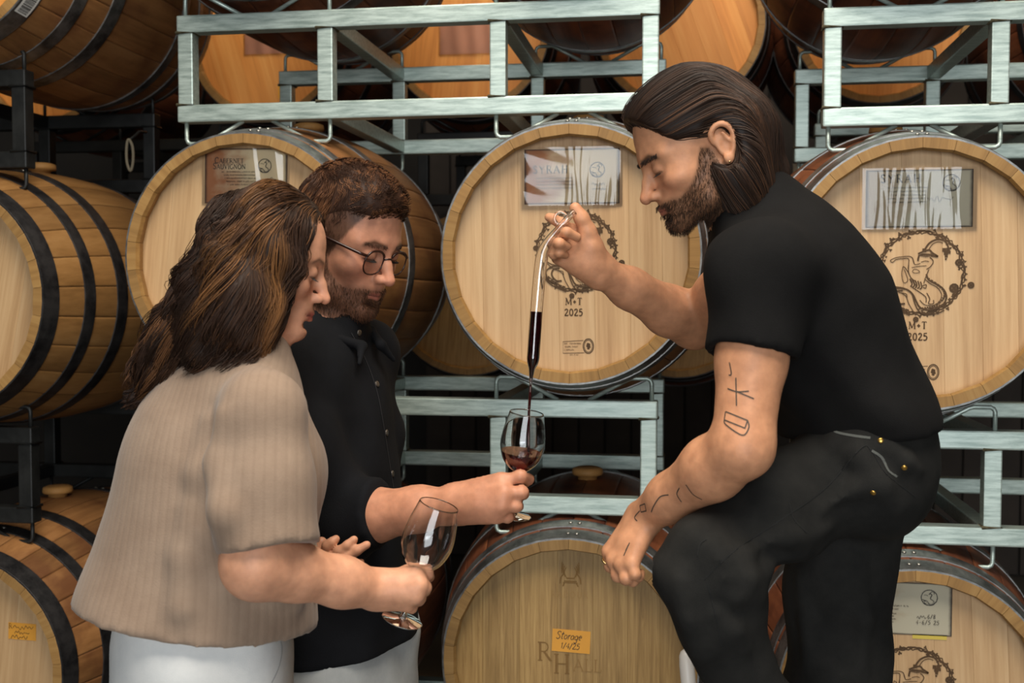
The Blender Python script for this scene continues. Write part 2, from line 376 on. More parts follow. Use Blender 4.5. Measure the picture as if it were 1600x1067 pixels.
# second row behind
YB = 3.95
bx = [-2.42, -1.545, -0.785, -0.04, 0.63, 1.40]
bl = ['wine barrel lit orange in the back row, far left behind the black rack', 'orange lit back row wine barrel with a pink label, left of centre', 'orange lit back row wine barrel with a pale label in plastic',
      'wine barrel lit orange in the back row, behind the long haired head', 'wine barrel lit orange in the back row, above the syrah barrel', 'wine barrel lit orange in the back row, at the right edge']
bB = [barrel(l, x, YB, 2.415, M_headback, M_stavered, M_hoopdark, random.uniform(-.4, .4), 'back row wine barrels') for l, x in zip(bl, bx)]
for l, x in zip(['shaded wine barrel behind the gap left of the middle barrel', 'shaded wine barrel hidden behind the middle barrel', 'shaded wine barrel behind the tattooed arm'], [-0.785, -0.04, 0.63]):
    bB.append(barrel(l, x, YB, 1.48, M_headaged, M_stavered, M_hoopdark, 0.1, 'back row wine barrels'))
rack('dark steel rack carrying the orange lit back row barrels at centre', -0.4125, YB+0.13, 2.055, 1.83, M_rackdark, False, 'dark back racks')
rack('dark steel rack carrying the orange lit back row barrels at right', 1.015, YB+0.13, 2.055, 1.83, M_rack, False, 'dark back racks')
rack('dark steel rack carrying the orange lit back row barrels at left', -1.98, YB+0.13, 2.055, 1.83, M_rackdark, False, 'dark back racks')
# ------------------------------------------------------------------ lettering and brands (flat print, cut as thin ribbons)
def arc(cx, cy, rx, ry, a0, a1, n=12):
    return [(cx+rx*math.cos(math.radians(a0+(a1-a0)*i/n)), cy+ry*math.sin(math.radians(a0+(a1-a0)*i/n))) for i in range(n+1)]
def S_(pts, per=5): return [tuple(p) for p in catmull(pts, per)]
GL = {  # glyph: (advance, [(stroke, thick?)])
 'A': (.78, [([(.02, 0), (.38, 1)], 0), ([(.36, 1), (.74, 0)], 1), ([(.16, .36), (.60, .36)], 0), ([(-.05, 0), (.12, 0)], 0), ([(.62, 0), (.83, 0)], 0)]),
 'B': (.66, [([(.12, 0), (.12, 1)], 1), ([(.02, 1), (.35, 1)]+arc(.35, .76, .2, .24, 90, -90, 8)+[(.12, .52)], 0), ([(.12, .52), (.36, .52)]+arc(.36, .26, .25, .26, 90, -90, 8)+[(.02, 0)], 0)]),
 'C': (.76, [(arc(.42, .5, .36, .5, 48, 312, 18), 1), ([(.66, .70), (.66, .95)], 0)]),
 'D': (.8, [([(.12, 0), (.12, 1)], 1), ([(.02, 1), (.35, 1)]+arc(.35, .5, .38, .5, 90, -90, 12)+[(.02, 0)], 0)]),
 'E': (.64, [([(.12, 0), (.12, 1)], 1), ([(.02, 1), (.56, 1), (.56, .84)], 0), ([(.12, .52), (.44, .52)], 0), ([(.02, 0), (.58, 0), (.60, .18)], 0)]),
 'G': (.80, [(arc(.42, .5, .36, .5, 50, 330, 18)+[(.74, .42)], 1), ([(.56, .42), (.84, .42)], 0)]),
 'H': (.84, [([(.14, 0), (.14, 1)], 1), ([(.70, 0), (.70, 1)], 1), ([(.14, .5), (.70, .5)], 0), ([(.02, 0), (.26, 0)], 0), ([(.02, 1), (.26, 1)], 0), ([(.58, 0), (.82, 0)], 0), ([(.58, 1), (.82, 1)], 0)]),
 'I': (.36, [([(.18, 0), (.18, 1)], 1), ([(.04, 0), (.32, 0)], 0), ([(.04, 1), (.32, 1)], 0)]),
 'L': (.62, [([(.12, 0), (.12, 1)], 1), ([(.0, 1), (.26, 1)], 0), ([(.0, 0), (.56, 0), (.58, .2)], 0)]),
 'M': (.98, [([(.12, 0), (.14, 1)], 0), ([(.14, 1), (.48, .08)], 1), ([(.48, .08), (.82, 1)], 0), ([(.82, 1), (.86, 0)], 1), ([(.0, 0), (.24, 0)], 0), ([(.74, 0), (.98, 0)], 0), ([(.02, 1), (.16, 1)], 0), ([(.82, 1), (.96, 1)], 0)]),
 'N': (.86, [([(.12, 0), (.12, 1)], 0), ([(.12, 1), (.72, 0)], 1), ([(.72, 0), (.72, 1)], 0), ([(.0, 0), (.24, 0)], 0), ([(.0, 1), (.14, 1)], 0), ([(.6, 1), (.84, 1)], 0)]),
 'O': (.84, [(arc(.42, .5, .36, .5, 0, 360, 22), 1)]),
 'R': (.74, [([(.12, 0), (.12, 1)], 1), ([(.0, 1), (.34, 1)]+arc(.34, .75, .22, .25, 90, -90, 8)+[(.12, .5)], 0), ([(.34, .5), (.70, 0)], 1), ([(.0, 0), (.24, 0)], 0), ([(.64, 0), (.78, 0)], 0)]),
 'S': (.58, [(S_([(.50, .84), (.40, .97), (.24, 1), (.10, .88), (.10, .70), (.28, .54), (.46, .38), (.48, .16), (.34, .01), (.16, .02), (.06, .18)]), 1)]),
 'T': (.70, [([(.35, 0), (.35, 1)], 1), ([(.04, .84), (.06, 1), (.64, 1), (.66, .84)], 0), ([(.22, 0), (.48, 0)], 0)]),
 'U': (.80, [([(.14, 1), (.14, .3)]+arc(.40, .3, .26, .3, 180, 360, 10)+[(.66, 1)], 1), ([(.02, 1), (.26, 1)], 0), ([(.54, 1), (.78, 1)], 0)]),
 'V': (.76, [([(.04, 1), (.38, 0)], 1), ([(.38, 0), (.72, 1)], 0), ([(-.06, 1), (.18, 1)], 0), ([(.60, 1), (.82, 1)], 0)]),
 'X': (.76, [([(.06, 1), (.70, 0)], 1), ([(.68, 1), (.04, 0)], 0)]),
 'Y': (.72, [([(.04, 1), (.36, .48)], 1), ([(.68, 1), (.36, .48), (.36, 0)], 0), ([(.24, 0), (.48, 0)], 0)]),
 '+': (.6, [([(.08, .42), (.52, .42)], 1), ([(.30, .18), (.30, .66)], 1)]),
 '2': (.6, [(S_([(.08, .76), (.18, .96), (.36, .98), (.48, .82), (.42, .58), (.22, .28), (.06, .02)])+[(.54, .02), (.56, .16)], 1)]),
 '0': (.62, [(arc(.31, .5, .24, .5, 0, 360, 18), 1)]),
 '5': (.6, [([(.50, 1), (.14, 1), (.12, .58)]+S_([(.12, .58), (.30, .64), (.48, .50), (.50, .28), (.38, .06), (.18, 0), (.06, .10)]), 1)]),
 '4': (.6, [([(.40, 0), (.40, 1), (.04, .32), (.56, .32)], 1)]), '1': (.4, [([(.06, .82), (.20, 1), (.20, 0)], 1)]),
 '6': (.6, [(S_([(.46, .92), (.26, .86), (.10, .5), (.10, .22), (.28, 0), (.48, .14), (.46, .40), (.28, .5), (.12, .34)]), 1)]), '/': (.4, [([(.0, -.1), (.36, 1.05)], 1)]),
 '8': (.6, [(S_([(.30, .54), (.12, .74), (.30, 1), (.48, .76), (.30, .54), (.08, .26), (.30, 0), (.52, .26), (.30, .54)]), 1)]), '-': (.4, [([(.05, .4), (.35, .4)], 1)]),
 't': (.42, [(S_([(.22, .95), (.16, .4), (.18, .06), (.34, .04)]), 1), ([(.02, .66), (.40, .70)], 1)]),
 'o': (.46, [(arc(.22, .28, .18, .28, 60, 420, 14), 1)]), 'r': (.38, [([(.08, .58), (.10, 0)], 1), (S_([(.09, .36), (.2, .54), (.36, .52)]), 1)]),
 'a': (.5, [(arc(.22, .28, .18, .28, 40, 380, 12)+[(.40, .5), (.40, .06), (.48, .02)], 1)]), 'g': (.5, [(arc(.22, .28, .18, .27, 40, 380, 12)+[(.40, .5), (.38, -.3)]+arc(.22, -.3, .16, .14, 0, -170, 6), 1)]),
 'e': (.44, [([(.06, .30), (.36, .34)]+arc(.21, .30, .16, .28, 10, 310, 12), 1)]), ' ': (.4, []),
}
def text(s, x, y, h, w=0.1, gap=0.1, small=None, slant=0.0, thin=0.55, center=False):
    """roman capitals with serifs; small = size of all letters but the first of a word"""
    def run(x):
        out = []; first = True
        for ch in s:
            if ch == ' ': x += 0.35*h; first = True; continue
            hh = h if (first or small is None) else h*small
            adv, st = GL[ch]
            for p, thick in st:
                out.append(([(x+(a+slant*b)*hh, y+b*hh) for a, b in p], h*w*(1 if thick else thin)))
            x += (adv+gap)*hh; first = False
        return out, x
    o, xe = run(0.0); off = x-(xe/2 if center else 0)
    return [([(a+off, b) for a, b in p], ww) for p, ww in o]
def scribble(x, y, w, h, seed, wd):
    r = random.Random(seed); n = int(w/h*2.2)
    pts = [(x+w*i/n, y+h*(0.5*(i % 2)+r.uniform(-.2, .5))) for i in range(n+1)]
    return [(S_(pts, 4), wd)]
def fine_print(x, y, w, h, seed):
    """a line too small to read: one short tick per letter"""
    r = random.Random(seed); out = []; t = x
    while t < x+w:
        if r.random() < .16: t += h*.5; continue
        out.append(([(t, y), (t, y+h*r.uniform(.6, 1))], h*.18)); out.append(([(t, y+h*r.choice((0, .5, .9))), (t+h*.4, y+h*r.choice((0, .5, .9)))], h*.16)); t += h*.62
    return out
def disc(x, y, r, w=None):
    return ([(x-r*.86, y), (x+r*.86, y)], r*1.8)
def emblem(R, cx, cy, simple=False, wk=1.0):
    """wreath of vine round a horned figure with a coiled serpent tail"""
    o = []; rr = random.Random(3)
    def P(pts): return [((x-455)/360, (430-y)/360) for x, y in pts]
    def C(pts, w=.016, per=4): o.append((S_(P(pts), per), w*1.4*wk))
    for ph, w in ((0, .036), (1.7, .034), (3.6, .028)):
        pts = []
        for i in range(121):
            a = 2*PI*i/120+0.25; k = 0.962+0.032*math.sin(13*a+ph)+0.012*math.sin(31*a+ph*2)
            k += 0.012*(ph == 3.6)*math.sin(47*a); pts.append((k*math.cos(a), k*math.sin(a)))
        o.append((pts, w*wk))
    for i in range(72):
        if simple and i % 5: continue
        a = 2*PI*i/72+rr.uniform(-.06, .06)
        if 80 < math.degrees(a) % 360 < 100 or 255 < math.degrees(a) % 360 < 262: continue
        k = 0.96+rr.choice((-.085, -.06, -.03, .04, .06, .08)); s = rr.uniform(.026, .052); x, y = k*math.cos(a), k*math.sin(a)
        for q in range(3):
            b = a+2.1*q; o.append(([(x, y), (x+s*math.cos(b), y+s*math.sin(b))], s*.85*wk))
    if simple: C([(440, 290), (470, 250), (540, 270), (560, 330), (520, 400), (500, 470)], .05); C([(480, 240), (560, 160), (660, 200), (650, 280)], .035); C([(400, 350), (300, 310), (220, 330)], .03)
    if not simple:
        # grape bunches and roses on the ring
        for x, y, s in ((760, 345, .065), (725, 560, .085), (860, 535, .06), (420, 825, .05), (95, 400, .05)):
            (q,) = P([(x, y)]); o.append((arc(q[0], q[1], s, s, 0, 360, 10), s*.7)); o.append(disc(q[0], q[1], s*.6))
        # horns and hanging grapes
        C([(480, 240), (520, 180), (580, 150), (640, 160), (670, 205), (672, 240)], .03); C([(515, 235), (545, 190), (590, 170), (630, 180)], .014)
        for x, y, s in ((640, 238, .05), (672, 236, .05), (655, 262, .055), (680, 258, .04), (658, 288, .04), (655, 315, .025)):
            (q,) = P([(x, y)]); o.append(disc(q[0], q[1], s))
        # hair, ear, face
        for a in range(9): C([(440+a*13, 300-abs(a-4)*3), (446+a*13, 280), (470+a*10, 268)], .018)
        C([(430, 270), (470, 252), (520, 238), (545, 262), (590, 292), (560, 290), (530, 285)], .03); C([(440, 280), (432, 310), (430, 330)], .03); (q,) = P([(480, 240)]); o.append(disc(q[0], q[1], .05))
        C([(525, 300), (548, 320), (552, 345), (530, 380), (500, 400)], .016); C([(455, 340), (490, 330), (520, 335)], .012)
        # shoulder, outstretched arm, hand
        C([(400, 350), (385, 305), (355, 290), (290, 295), (245, 303), (205, 325), (225, 340), (250, 318), (300, 310), (352, 310), (355, 350), (350, 395)], .014)
        C([(385, 300), (395, 340), (410, 360), (450, 350)], .012); C([(380, 385), (440, 375), (500, 370)], .012); C([(385, 420), (400, 400), (430, 405), (445, 425), (410, 432), (388, 424)], .011)
        C([(355, 360), (355, 420), (375, 470), (410, 500)], .015); C([(520, 400), (505, 440), (490, 480), (480, 520)], .015)
        # bent wing of cloth
        C([(310, 375), (330, 390), (360, 440), (390, 500), (420, 540)], .014); C([(310, 375), (300, 430), (310, 500), (330, 515), (350, 490), (335, 440), (320, 400)], .012)
        for k in range(5): C([(365+k*22, 480+k*6), (385+k*20, 520+k*8), (375+k*18, 545+k*6)], .022)
        C([(370, 540), (420, 575), (470, 610), (500, 640), (500, 680)], .016); C([(470, 540), (500, 530), (495, 560), (475, 552)], .016)
    # serpent body and tail
    C([(500, 440), (520, 490), (590, 530), (640, 570), (665, 630), (645, 690), (590, 730), (510, 745), (450, 720), (420, 670), (390, 610), (340, 570), (270, 560), (215, 575)], .03)
    C([(485, 480), (530, 520), (590, 555), (625, 610), (610, 670), (560, 705), (490, 700), (450, 660)], .014)
    if not simple:
        for k in range(16):
            t = k/15; x = 520+120*math.sin(t*PI)+25*t; y = 480+250*t; C([(x-12, y-6), (x+6, y), (x-8, y+10)], .018, 3)
        for k in range(9): C([(610-k*19, 700+k*3), (600-k*19, 722+k*2), (590-k*19, 712+k*3)], .018, 3)
        C([(505, 600), (530, 650), (520, 690), (560, 690), (560, 660)], .016)
    C([(120, 520), (170, 510), (240, 545), (320, 560), (380, 600), (410, 690), (450, 760), (520, 785), (600, 770), (650, 745)], .02)
    C([(125, 555), (180, 530), (250, 580), (330, 620), (360, 690), (400, 760), (420, 790)], .014)
    C([(330, 690), (280, 690), (240, 640), (255, 590), (310, 580)], .03); C([(300, 700), (235, 700), (190, 640), (200, 590), (240, 575)], .022); C([(345, 650), (340, 610), (300, 600)], .014)
    C([(170, 590), (180, 660), (230, 720), (300, 760), (370, 790)], .02); C([(130, 575), (160, 640), (200, 700), (250, 740)], .014)
    return [([(cx+x*R, cy+y*R) for x, y in p], w*R) for p, w in o]
def stamp_oval(x, y, s):
    """small oval cooperage stamp with a printed box"""
    o = [(arc(x+.30*s, y, .155*s, .22*s, 0, 360, 20), .03*s), (arc(x+.30*s, y, .12*s, .18*s, 0, 360, 20), .02*s)]
    for k in range(9): o.append(([(x+.30*s+.06*s*math.cos(k*2.4), y+.1*s*math.sin(k*2.4)), (x+.30*s+.03*s*math.cos(k*2.4+1), y+.05*s*math.sin(k*1.7))], .05*s))
    o += [([(x+.15*s, y+.17*s), (x-.46*s, y+.13*s), (x-.46*s, y-.22*s), (x+.18*s, y-.20*s)], .018*s)]
    for k, w in enumerate((.5, .42, .3)): o += fine_print(x-.42*s, y+.05*s-.095*s*k, w*s, .05*s, k)
    o += fine_print(x-.25*s, y-.28*s, .25*s, .04*s, 8)
    return o
def marks(b, lines, mat, name, y0=0.042, lift=0.0006, roll=0.0):
    """print on the front of a barrel's head, centred on its axis"""
    V, Fs = ribbons(lines, lift)
    V = [(x, y+y0-BL/2, z+RB) for x, y, z in V]
    return obj(name, V, Fs, mat, b)

def paper_material(name, light, dark, edge):
    m, nt, bs = new_mat(name); tc = N(nt, 'ShaderNodeTexCoord'); sep = N(nt, 'ShaderNodeSeparateXYZ'); L(nt, tc.outputs['Generated'], sep.inputs[0])
    n = N(nt, 'ShaderNodeTexNoise'); n.inputs['Scale'].default_value = 4.0; n.inputs['Detail'].default_value = 6; L(nt, tc.outputs['Generated'], n.inputs['Vector'])
    def edge_d(o):
        a = N(nt, 'ShaderNodeMath', operation='SUBTRACT'); a.inputs[1].default_value = 0.5; L(nt, o, a.inputs[0])
        c = N(nt, 'ShaderNodeMath', operation='ABSOLUTE'); L(nt, a.outputs[0], c.inputs[0]); return c.outputs[0]
    mx = N(nt, 'ShaderNodeMath', operation='MAXIMUM'); L(nt, edge_d(sep.outputs['X']), mx.inputs[0]); L(nt, edge_d(sep.outputs['Z']), mx.inputs[1])
    ad = N(nt, 'ShaderNodeMath', operation='MULTIPLY_ADD'); L(nt, n.outputs[0], ad.inputs[0]); ad.inputs[1].default_value = 0.03; L(nt, mx.outputs[0], ad.inputs[2])
    gx = N(nt, 'ShaderNodeMath', operation='MULTIPLY_ADD'); L(nt, n.outputs[0], gx.inputs[0]); gx.inputs[1].default_value = 0.9; L(nt, sep.outputs['X'], gx.inputs[2])
    base = ramp(nt, gx.outputs[0], [(0.58, dark), (0.98, light)])
    L(nt, mix(nt, base, edge, ramp(nt, ad.outputs[0], [(0.478, (0, 0, 0, 1)), (0.508, (1, 1, 1, 1))])), bs.inputs['Base Color']); bs.inputs['Roughness'].default_value = 0.7
    return m
M_parch = paper_material('parchment_print', lin(206, 186, 150), lin(160, 104, 66), lin(58, 36, 22))
M_parchgrey = paper_material('parchment_print_grey', lin(176, 168, 146), lin(160, 140, 112), lin(52, 38, 26))
def film_material():
    m, nt, bs = new_mat('clear_plastic_film'); nt.nodes.remove(bs); out = [n for n in nt.nodes if n.type == 'OUTPUT_MATERIAL'][0]
    tr = N(nt, 'ShaderNodeBsdfTransparent'); tr.inputs[0].default_value = (.97, .97, .97, 1)
    gl = N(nt, 'ShaderNodeBsdfGlossy'); gl.inputs['Roughness'].default_value = 0.06
    fr = N(nt, 'ShaderNodeFresnel'); fr.inputs['IOR'].default_value = 1.56
    mx = N(nt, 'ShaderNodeMixShader'); L(nt, fr.outputs[0], mx.inputs[0]); L(nt, tr.outputs[0], mx.inputs[1]); L(nt, gl.outputs[0], mx.inputs[2]); L(nt, mx.outputs[0], out.inputs[0])
    return m
M_film = film_material()
M_sticker = plain('orange_sticker', lin(214, 150, 52), 0.6, 0, 0.06)
M_tapeyellow = plain('yellow_tape', lin(200, 176, 70), 0.5)
def sheet(w, h, nx, ny, fy, x0, z0):
    V = []; Fs = []
    for j in range(ny+1):
        for i in range(nx+1):
            u, v = i/nx, j/ny; V.append((x0+(u-.5)*w, -fy(u, v), z0+(v-.5)*h))
    for j in range(ny):
        for i in range(nx):
            a = j*(nx+1)+i; Fs.append([a, a+1, a+nx+2, a+nx+1])
    return V, Fs
def cask_card(b, label, cat, x, z, w, h, lines, mat, film=None, film_size=None, tilt=0.0, y0=0.042):
    """a card fixed to the head, with its print and plastic sleeve"""
    t = thing('barrel_card' if cat == 'card' else 'sticker', label, cat, (0, 0, 0), None)
    base = Vector(b.location); t.location = (base.x+x, base.y-BL/2+y0-0.0008, base.z+RB+z); t.rotation_euler = (0, tilt, 0)
    V, Fs = box((0, 0, 0), (w, 0.0007, h)); obj('card' if cat == 'card' else 'paper', V, Fs, mat, t)
    V, Fs = ribbons(lines, 0.0008); obj('print', V, Fs, M_ink, t)
    if film:
        fw, fh = film_size; V, Fs = sheet(fw, fh, 90, 40, film, 0, 0); obj('plastic_sleeve', V, Fs, M_film, t, True)
    return t
def crest_small(x, y, R): return emblem(R, x, y, True, 1.6)
# cabernet card
ln = text('CABERNET', -.078, .030, .0135, .14, .10, .80)+text('SAUVIGNON', -.082, .0165, .0135, .14, .09, .80)+crest_small(.047, .024, .0165)
for k in range(5): ln += fine_print(-.06+.004*k, .008-.0075*k, .085-.004*(k % 2), .0035, k)
ln += scribble(.03, -.012, .045, .010, 4, .0011)
def film_l(u, v): return 0.002+0.003*math.sin(u*PI)+0.0016*math.sin(u*23+2*v)*(.4+u)+(0.004*max(0, u-.93)*14)
cask_card(bL, 'parchment card reading cabernet sauvignon in a plastic sleeve', 'card', -.005, .1945, .205, .130, ln, M_parch, film_l, (.218, .134), 0.02)
# middle card
ln = text('SYRAH', -.088, .008, .0165, .14, .28)+crest_small(.058, .014, .017)
for k in range(4): ln += fine_print(-.08, -.005-.0075*k, .085, .0035, 20+k)
ln += scribble(.045, -.022, .03, .008, 6, .0010)+scribble(.047, -.031, .03, .007, 7, .0010)
def film_m(u, v):
    w = 0.0055*math.sin(u*PI)**.5+0.010*max(0, .45-u)**2*3+0.0012*math.sin(9*v+6*u)*(1-u)
    for k, (c, s, a) in enumerate(((.46, .012, 1), (.50, .010, .9), (.56, .012, .8), (.62, .009, 1), (.69, .014, .7), (.77, .010, .8), (.85, .016, .9), (.92, .01, 1))):
        w += 0.0011*a*math.exp(-((u-c-.02*math.sin(3*v+k))/s)**2)*(.35+.65*(1-v)**1.5)
    return 0.0015+max(w, -.0005)
cask_card(bM, 'card behind shiny crumpled plastic on the middle barrel, half lost in glare', 'card', .001, .177, .216, .124, ln, M_parch, film_m, (.230, .132), 0.0)
# syrah card
ln = text('SYRAH', -.080, .035, .0170, .16, .30)+crest_small(.066, .033, .018)
for k in range(5): ln += fine_print(-.066, .022-.0078*k, .085-.003*(k % 3), .0036, 30+k)
ln += scribble(.02, -.006, .05, .012, 9, .0011)
def film_r(u, v):
    w = 0.004*math.sin(u*PI)+0.0025*math.cos(u*PI*2)
    for k in range(17):
        c = .1+.048*k+.012*math.sin(k*7.1); w += 0.0021*(.6+.4*math.sin(k*3.3))*math.exp(-((u-c-.03*math.sin(2.5*v+k))/.011)**2)*(.5+.5*math.sin(v*4+k*1.3))
    return 0.0015+max(w, -.0005)
cask_card(bR, 'syrah card in a wrinkled shiny plastic sleeve on the right hand barrel', 'card', .0, .163, .222, .124, ln, M_parchgrey, film_r, (.238, .132), 0.0)
# merlot card
ln = text('MERLOT', -.090, .022, .0155, .13, .14)+crest_small(.064, .026, .0175)
ln += fine_print(-.075, .0125, .062, .0045, 41)
for k in range(2): ln += fine_print(-.085, .004-.0075*k, .105-.02*k, .0036, 50+k)
for k in range(4): ln += fine_print(-.055, -.013-.0062*k, .05-.006*(k % 2), .0034, 60+k)
ln += text('6/8 ', .06, -.020, .009, .11, .15, slant=.1)+scribble(.038, -.020, .02, .006, 71, .0010)+text('4-6/5', .036, -.033, .009, .11, .2, slant=.1)+text('25', .073, -.033, .009, .11, .1, slant=.1)
cask_card(bSR, 'grey parchment card reading merlot beside the black trouser leg', 'card', -.030, .196, .224, .116, ln, M_parchgrey, None, None, 0.0)
tp = cask_card(bSR, 'strip of yellow tape under the merlot card', 'tape', .036, .135, .072, .010, [], M_tapeyellow)
# branded crests and years
for b, dx, dz in ((bM, .011, .008), (bR, .006, .003)):
    marks(b, emblem(.092, dx, dz), M_burn, 'brand_crest')
    marks(b, text('M+T', dx-.004, dz-.121, .0150, .20, .12, center=True)+text('2025', dx-.004, dz-.146, .0150, .19, .12, center=True), M_burn, 'brand_lettering')
    marks(b, stamp_oval(dx+.006, dz-.215, .076), M_burn, 'cooperage_stamp')
marks(bSR, emblem(.092, .0, .020), M_burn, 'brand_crest')
marks(bSR, text('M+T', -.004, -.105, .0145, .16, .12, center=True)+text('2025', -.004, -.13, .0145, .15, .12, center=True), M_burn, 'brand_lettering')
# aged barrel: worn crest, lettering, storage sticker
cr = []
for s in (-1, 1):
    for k in range(4): cr.append((S_([(s*(.008+.004*k), .0+.004*k), (s*(.014+.002*k), .014+.005*k), (s*(.010+.003*k), .026+.004*k)]), .0022))
    cr.append((S_([(s*.014, .012), (s*.022, .002), (s*.024, -.012)]), .003))
cr += [([(-.015, -.006), (.015, -.006)], .0028), ([(-.017, -.0095), (.017, -.0095)], .0022), ([(-.008, .001), (.008, .001)], .003), ([(-.014, -.010), (-.017, -.018)], .003), ([(.014, -.010), (.018, -.018)], .003)]
marks(bS, [([(x, y+.190) for x, y in p], w) for p, w in cr], M_burnfaint, 'worn_crest')
marks(bS, text('RADOUX', .0, .146, .014, .10, .28, center=True), plain('branded_ghost', lin(150, 116, 68), .8), 'worn_lettering')
marks(bS, text('R', -.075, -.003, .042, .13, .1)+text('H', -.038, -.031, .044, .13, .1), M_burnfaint, 'worn_lettering')
marks(bS, text('ALL', .008, -.024, .028, .11, .14), plain('branded_ghost_dark', lin(140, 106, 60), .8), 'worn_lettering')
ln = text('Storage', -.036, .004, .0175, .09, .02, slant=.25)+text('1/4/25', -.024, -.018, .0135, .11, .05, slant=.15)
cask_card(bS, 'orange sticker with storage handwritten on it, on the lowest middle barrel', 'sticker', .002, .045, .088, .052, ln, M_sticker, None, None, 0.04)
ln = text('R', -.036, .006, .012, .1)+scribble(-.025, .006, .055, .011, 12, .0012)+scribble(-.02, -.006, .04, .008, 13, .0012)+scribble(-.03, -.019, .045, .010, 14, .0014)
cask_card(bD0, 'orange sticker with black scrawl on the bottom left barrel', 'sticker', .160, .092, .075, .042, ln, M_sticker, None, None, 0.03)
# barcode stuck on the hoop of the top left barrel
def barcode():
    r = prof(.026)+.0038; V = []; Fs = []; Vb = []; Fb = []
    def patch(V, Fs, a0, a1, y0, y1, lift):
        n = len(V); m = 8
        for i in range(m+1):
            a = a0+(a1-a0)*i/m
            for y in (y0, y1): V.append(((prof(y)+.0038+lift)*math.sin(a), y-BL/2, (prof(y)+.0038+lift)*math.cos(a)+RB))
        for i in range(m): Fs.append([n+2*i, n+2*i+1, n+2*i+3, n+2*i+2])
    a0, a1 = math.radians(117), math.radians(137); patch(V, Fs, a0, a1, .006, .046, 0)
    rr = random.Random(5); a = a0+.02
    while a < a1-.02:
        w = rr.choice((.003, .005, .009)); patch(Vb, Fb, a, a+w, .012, .040, .0005); a += w+rr.choice((.003, .005, .007))
    t = thing('barcode_label', 'white barcode label stuck on the hoop of the top left barrel', 'label', bD2.location)
    obj('paper', V, Fs, plain('white_label', lin(214, 212, 206), .5), t); obj('bars', Vb, Fb, M_ink, t)
barcode()
# cards on the lit back row
M_pink = plain('pink_paper', lin(206, 150, 120), .7, 0, .05); M_yellowtag = plain('yellow_tag', lin(224, 160, 40), .6)
cask_card(bB[1], 'pink paper label on an orange lit back row barrel, left', 'label', .02, .02, .22, .13, [], M_pink, film_l, (.23, .14))
cask_card(bB[2], 'pale paper label in plastic on an orange lit back row barrel, near the middle', 'label', .0, .01, .22, .16, fine_print(-.08, .03, .15, .012, 3), M_pink, film_l, (.23, .17))
cask_card(bB[1], 'small yellow tag low on an orange lit back row barrel', 'label', .062, -.185, .05, .05, [], M_yellowtag)

cask_card(bB[6], 'small white paper tag on a shaded barrel, left of the middle barrel', 'label', .085, -.035, .045, .032, [([(-.012, .004), (.012, .004)], .002), ([(-.012, -.004), (.008, -.004)], .002)], plain('tag_paper', lin(190, 180, 168), .6))
# odds and ends between the stacks
def daylight_slit_rod():  # made-up rod in place of a slit of daylight between the wall boards
    p0 = J(1243, 268, 4.35); p1 = J(1243, 158, 4.35)
    t = thing('daylight_slit_rod', 'thin pale rod standing in for a daylight slit, left of the syrah barrel', 'light slit', (p0[0], p0[1], 0))
    obj('shaft', *tube([(0, 0, .004), (0, 0, p1[2])], .011, 10), plain('pale_daylight_slit', lin(150, 136, 116), .5, 0, .2), t, True)  # pale colour stands in for the daylight coming through the gap
    obj('cap', *tube([(0, 0, p1[2]), (0, 0, p1[2]+.03)], .014, 10), M_weld, t, True); obj('base_plate', *box((0, 0, .004), (.12, .12, .008), .002), M_weld, t)
daylight_slit_rod()
def hanging_strap():
    a = J(201, 218, 3.05); pts = catmull([(0, 0, .0), (.011, 0, -.02), (.012, 0, -.06), (.004, 0, -.085), (-.006, 0, -.06), (-.006, 0, -.02)], 6, True)
    o = put('hanging_strap', mesh_from('hanging_strap', *tube(pts, .004, 8, False, True), plain('grey_webbing', lin(92, 84, 68), .8), True), None, Vector(a)); tag(o, 'grey looped strap hanging in the dark left of the cabernet barrel', 'strap')
    h = bpy.data.objects.new('hook', mesh_from('hook', *tube([(0, .0, -.003), (0, .03, .012), (0, .06, .03), (0, .10, .034)], .004, 8), M_rackdark, True)); COL.objects.link(h); h.parent = o
hanging_strap()
def pole():
    a, b = J(1071, 1014, 2.16), J(1084, 1160, 2.13); d = (b-a)/np.linalg.norm(b-a); e = a+d*((a[2]-.006)/-d[2])
    t = thing('cleaning_pole', 'rounded white handle of a pole leaning by the aged barrel, beside the knee', 'pole', e)
    def rel(p): return np.array(p)-e
    obj('grip', *tube([rel(a+d*x) for x in (0, .004, .012, .03, .10, .22)], [.004, .010, .0135, .0150, .0145, .0135], 14), plain('white_plastic', lin(206, 200, 192), .4), t, True)
    obj('shaft', *tube([rel(a+d*.22), rel(e)], .011, 12), M_rack, t, True)
pole()
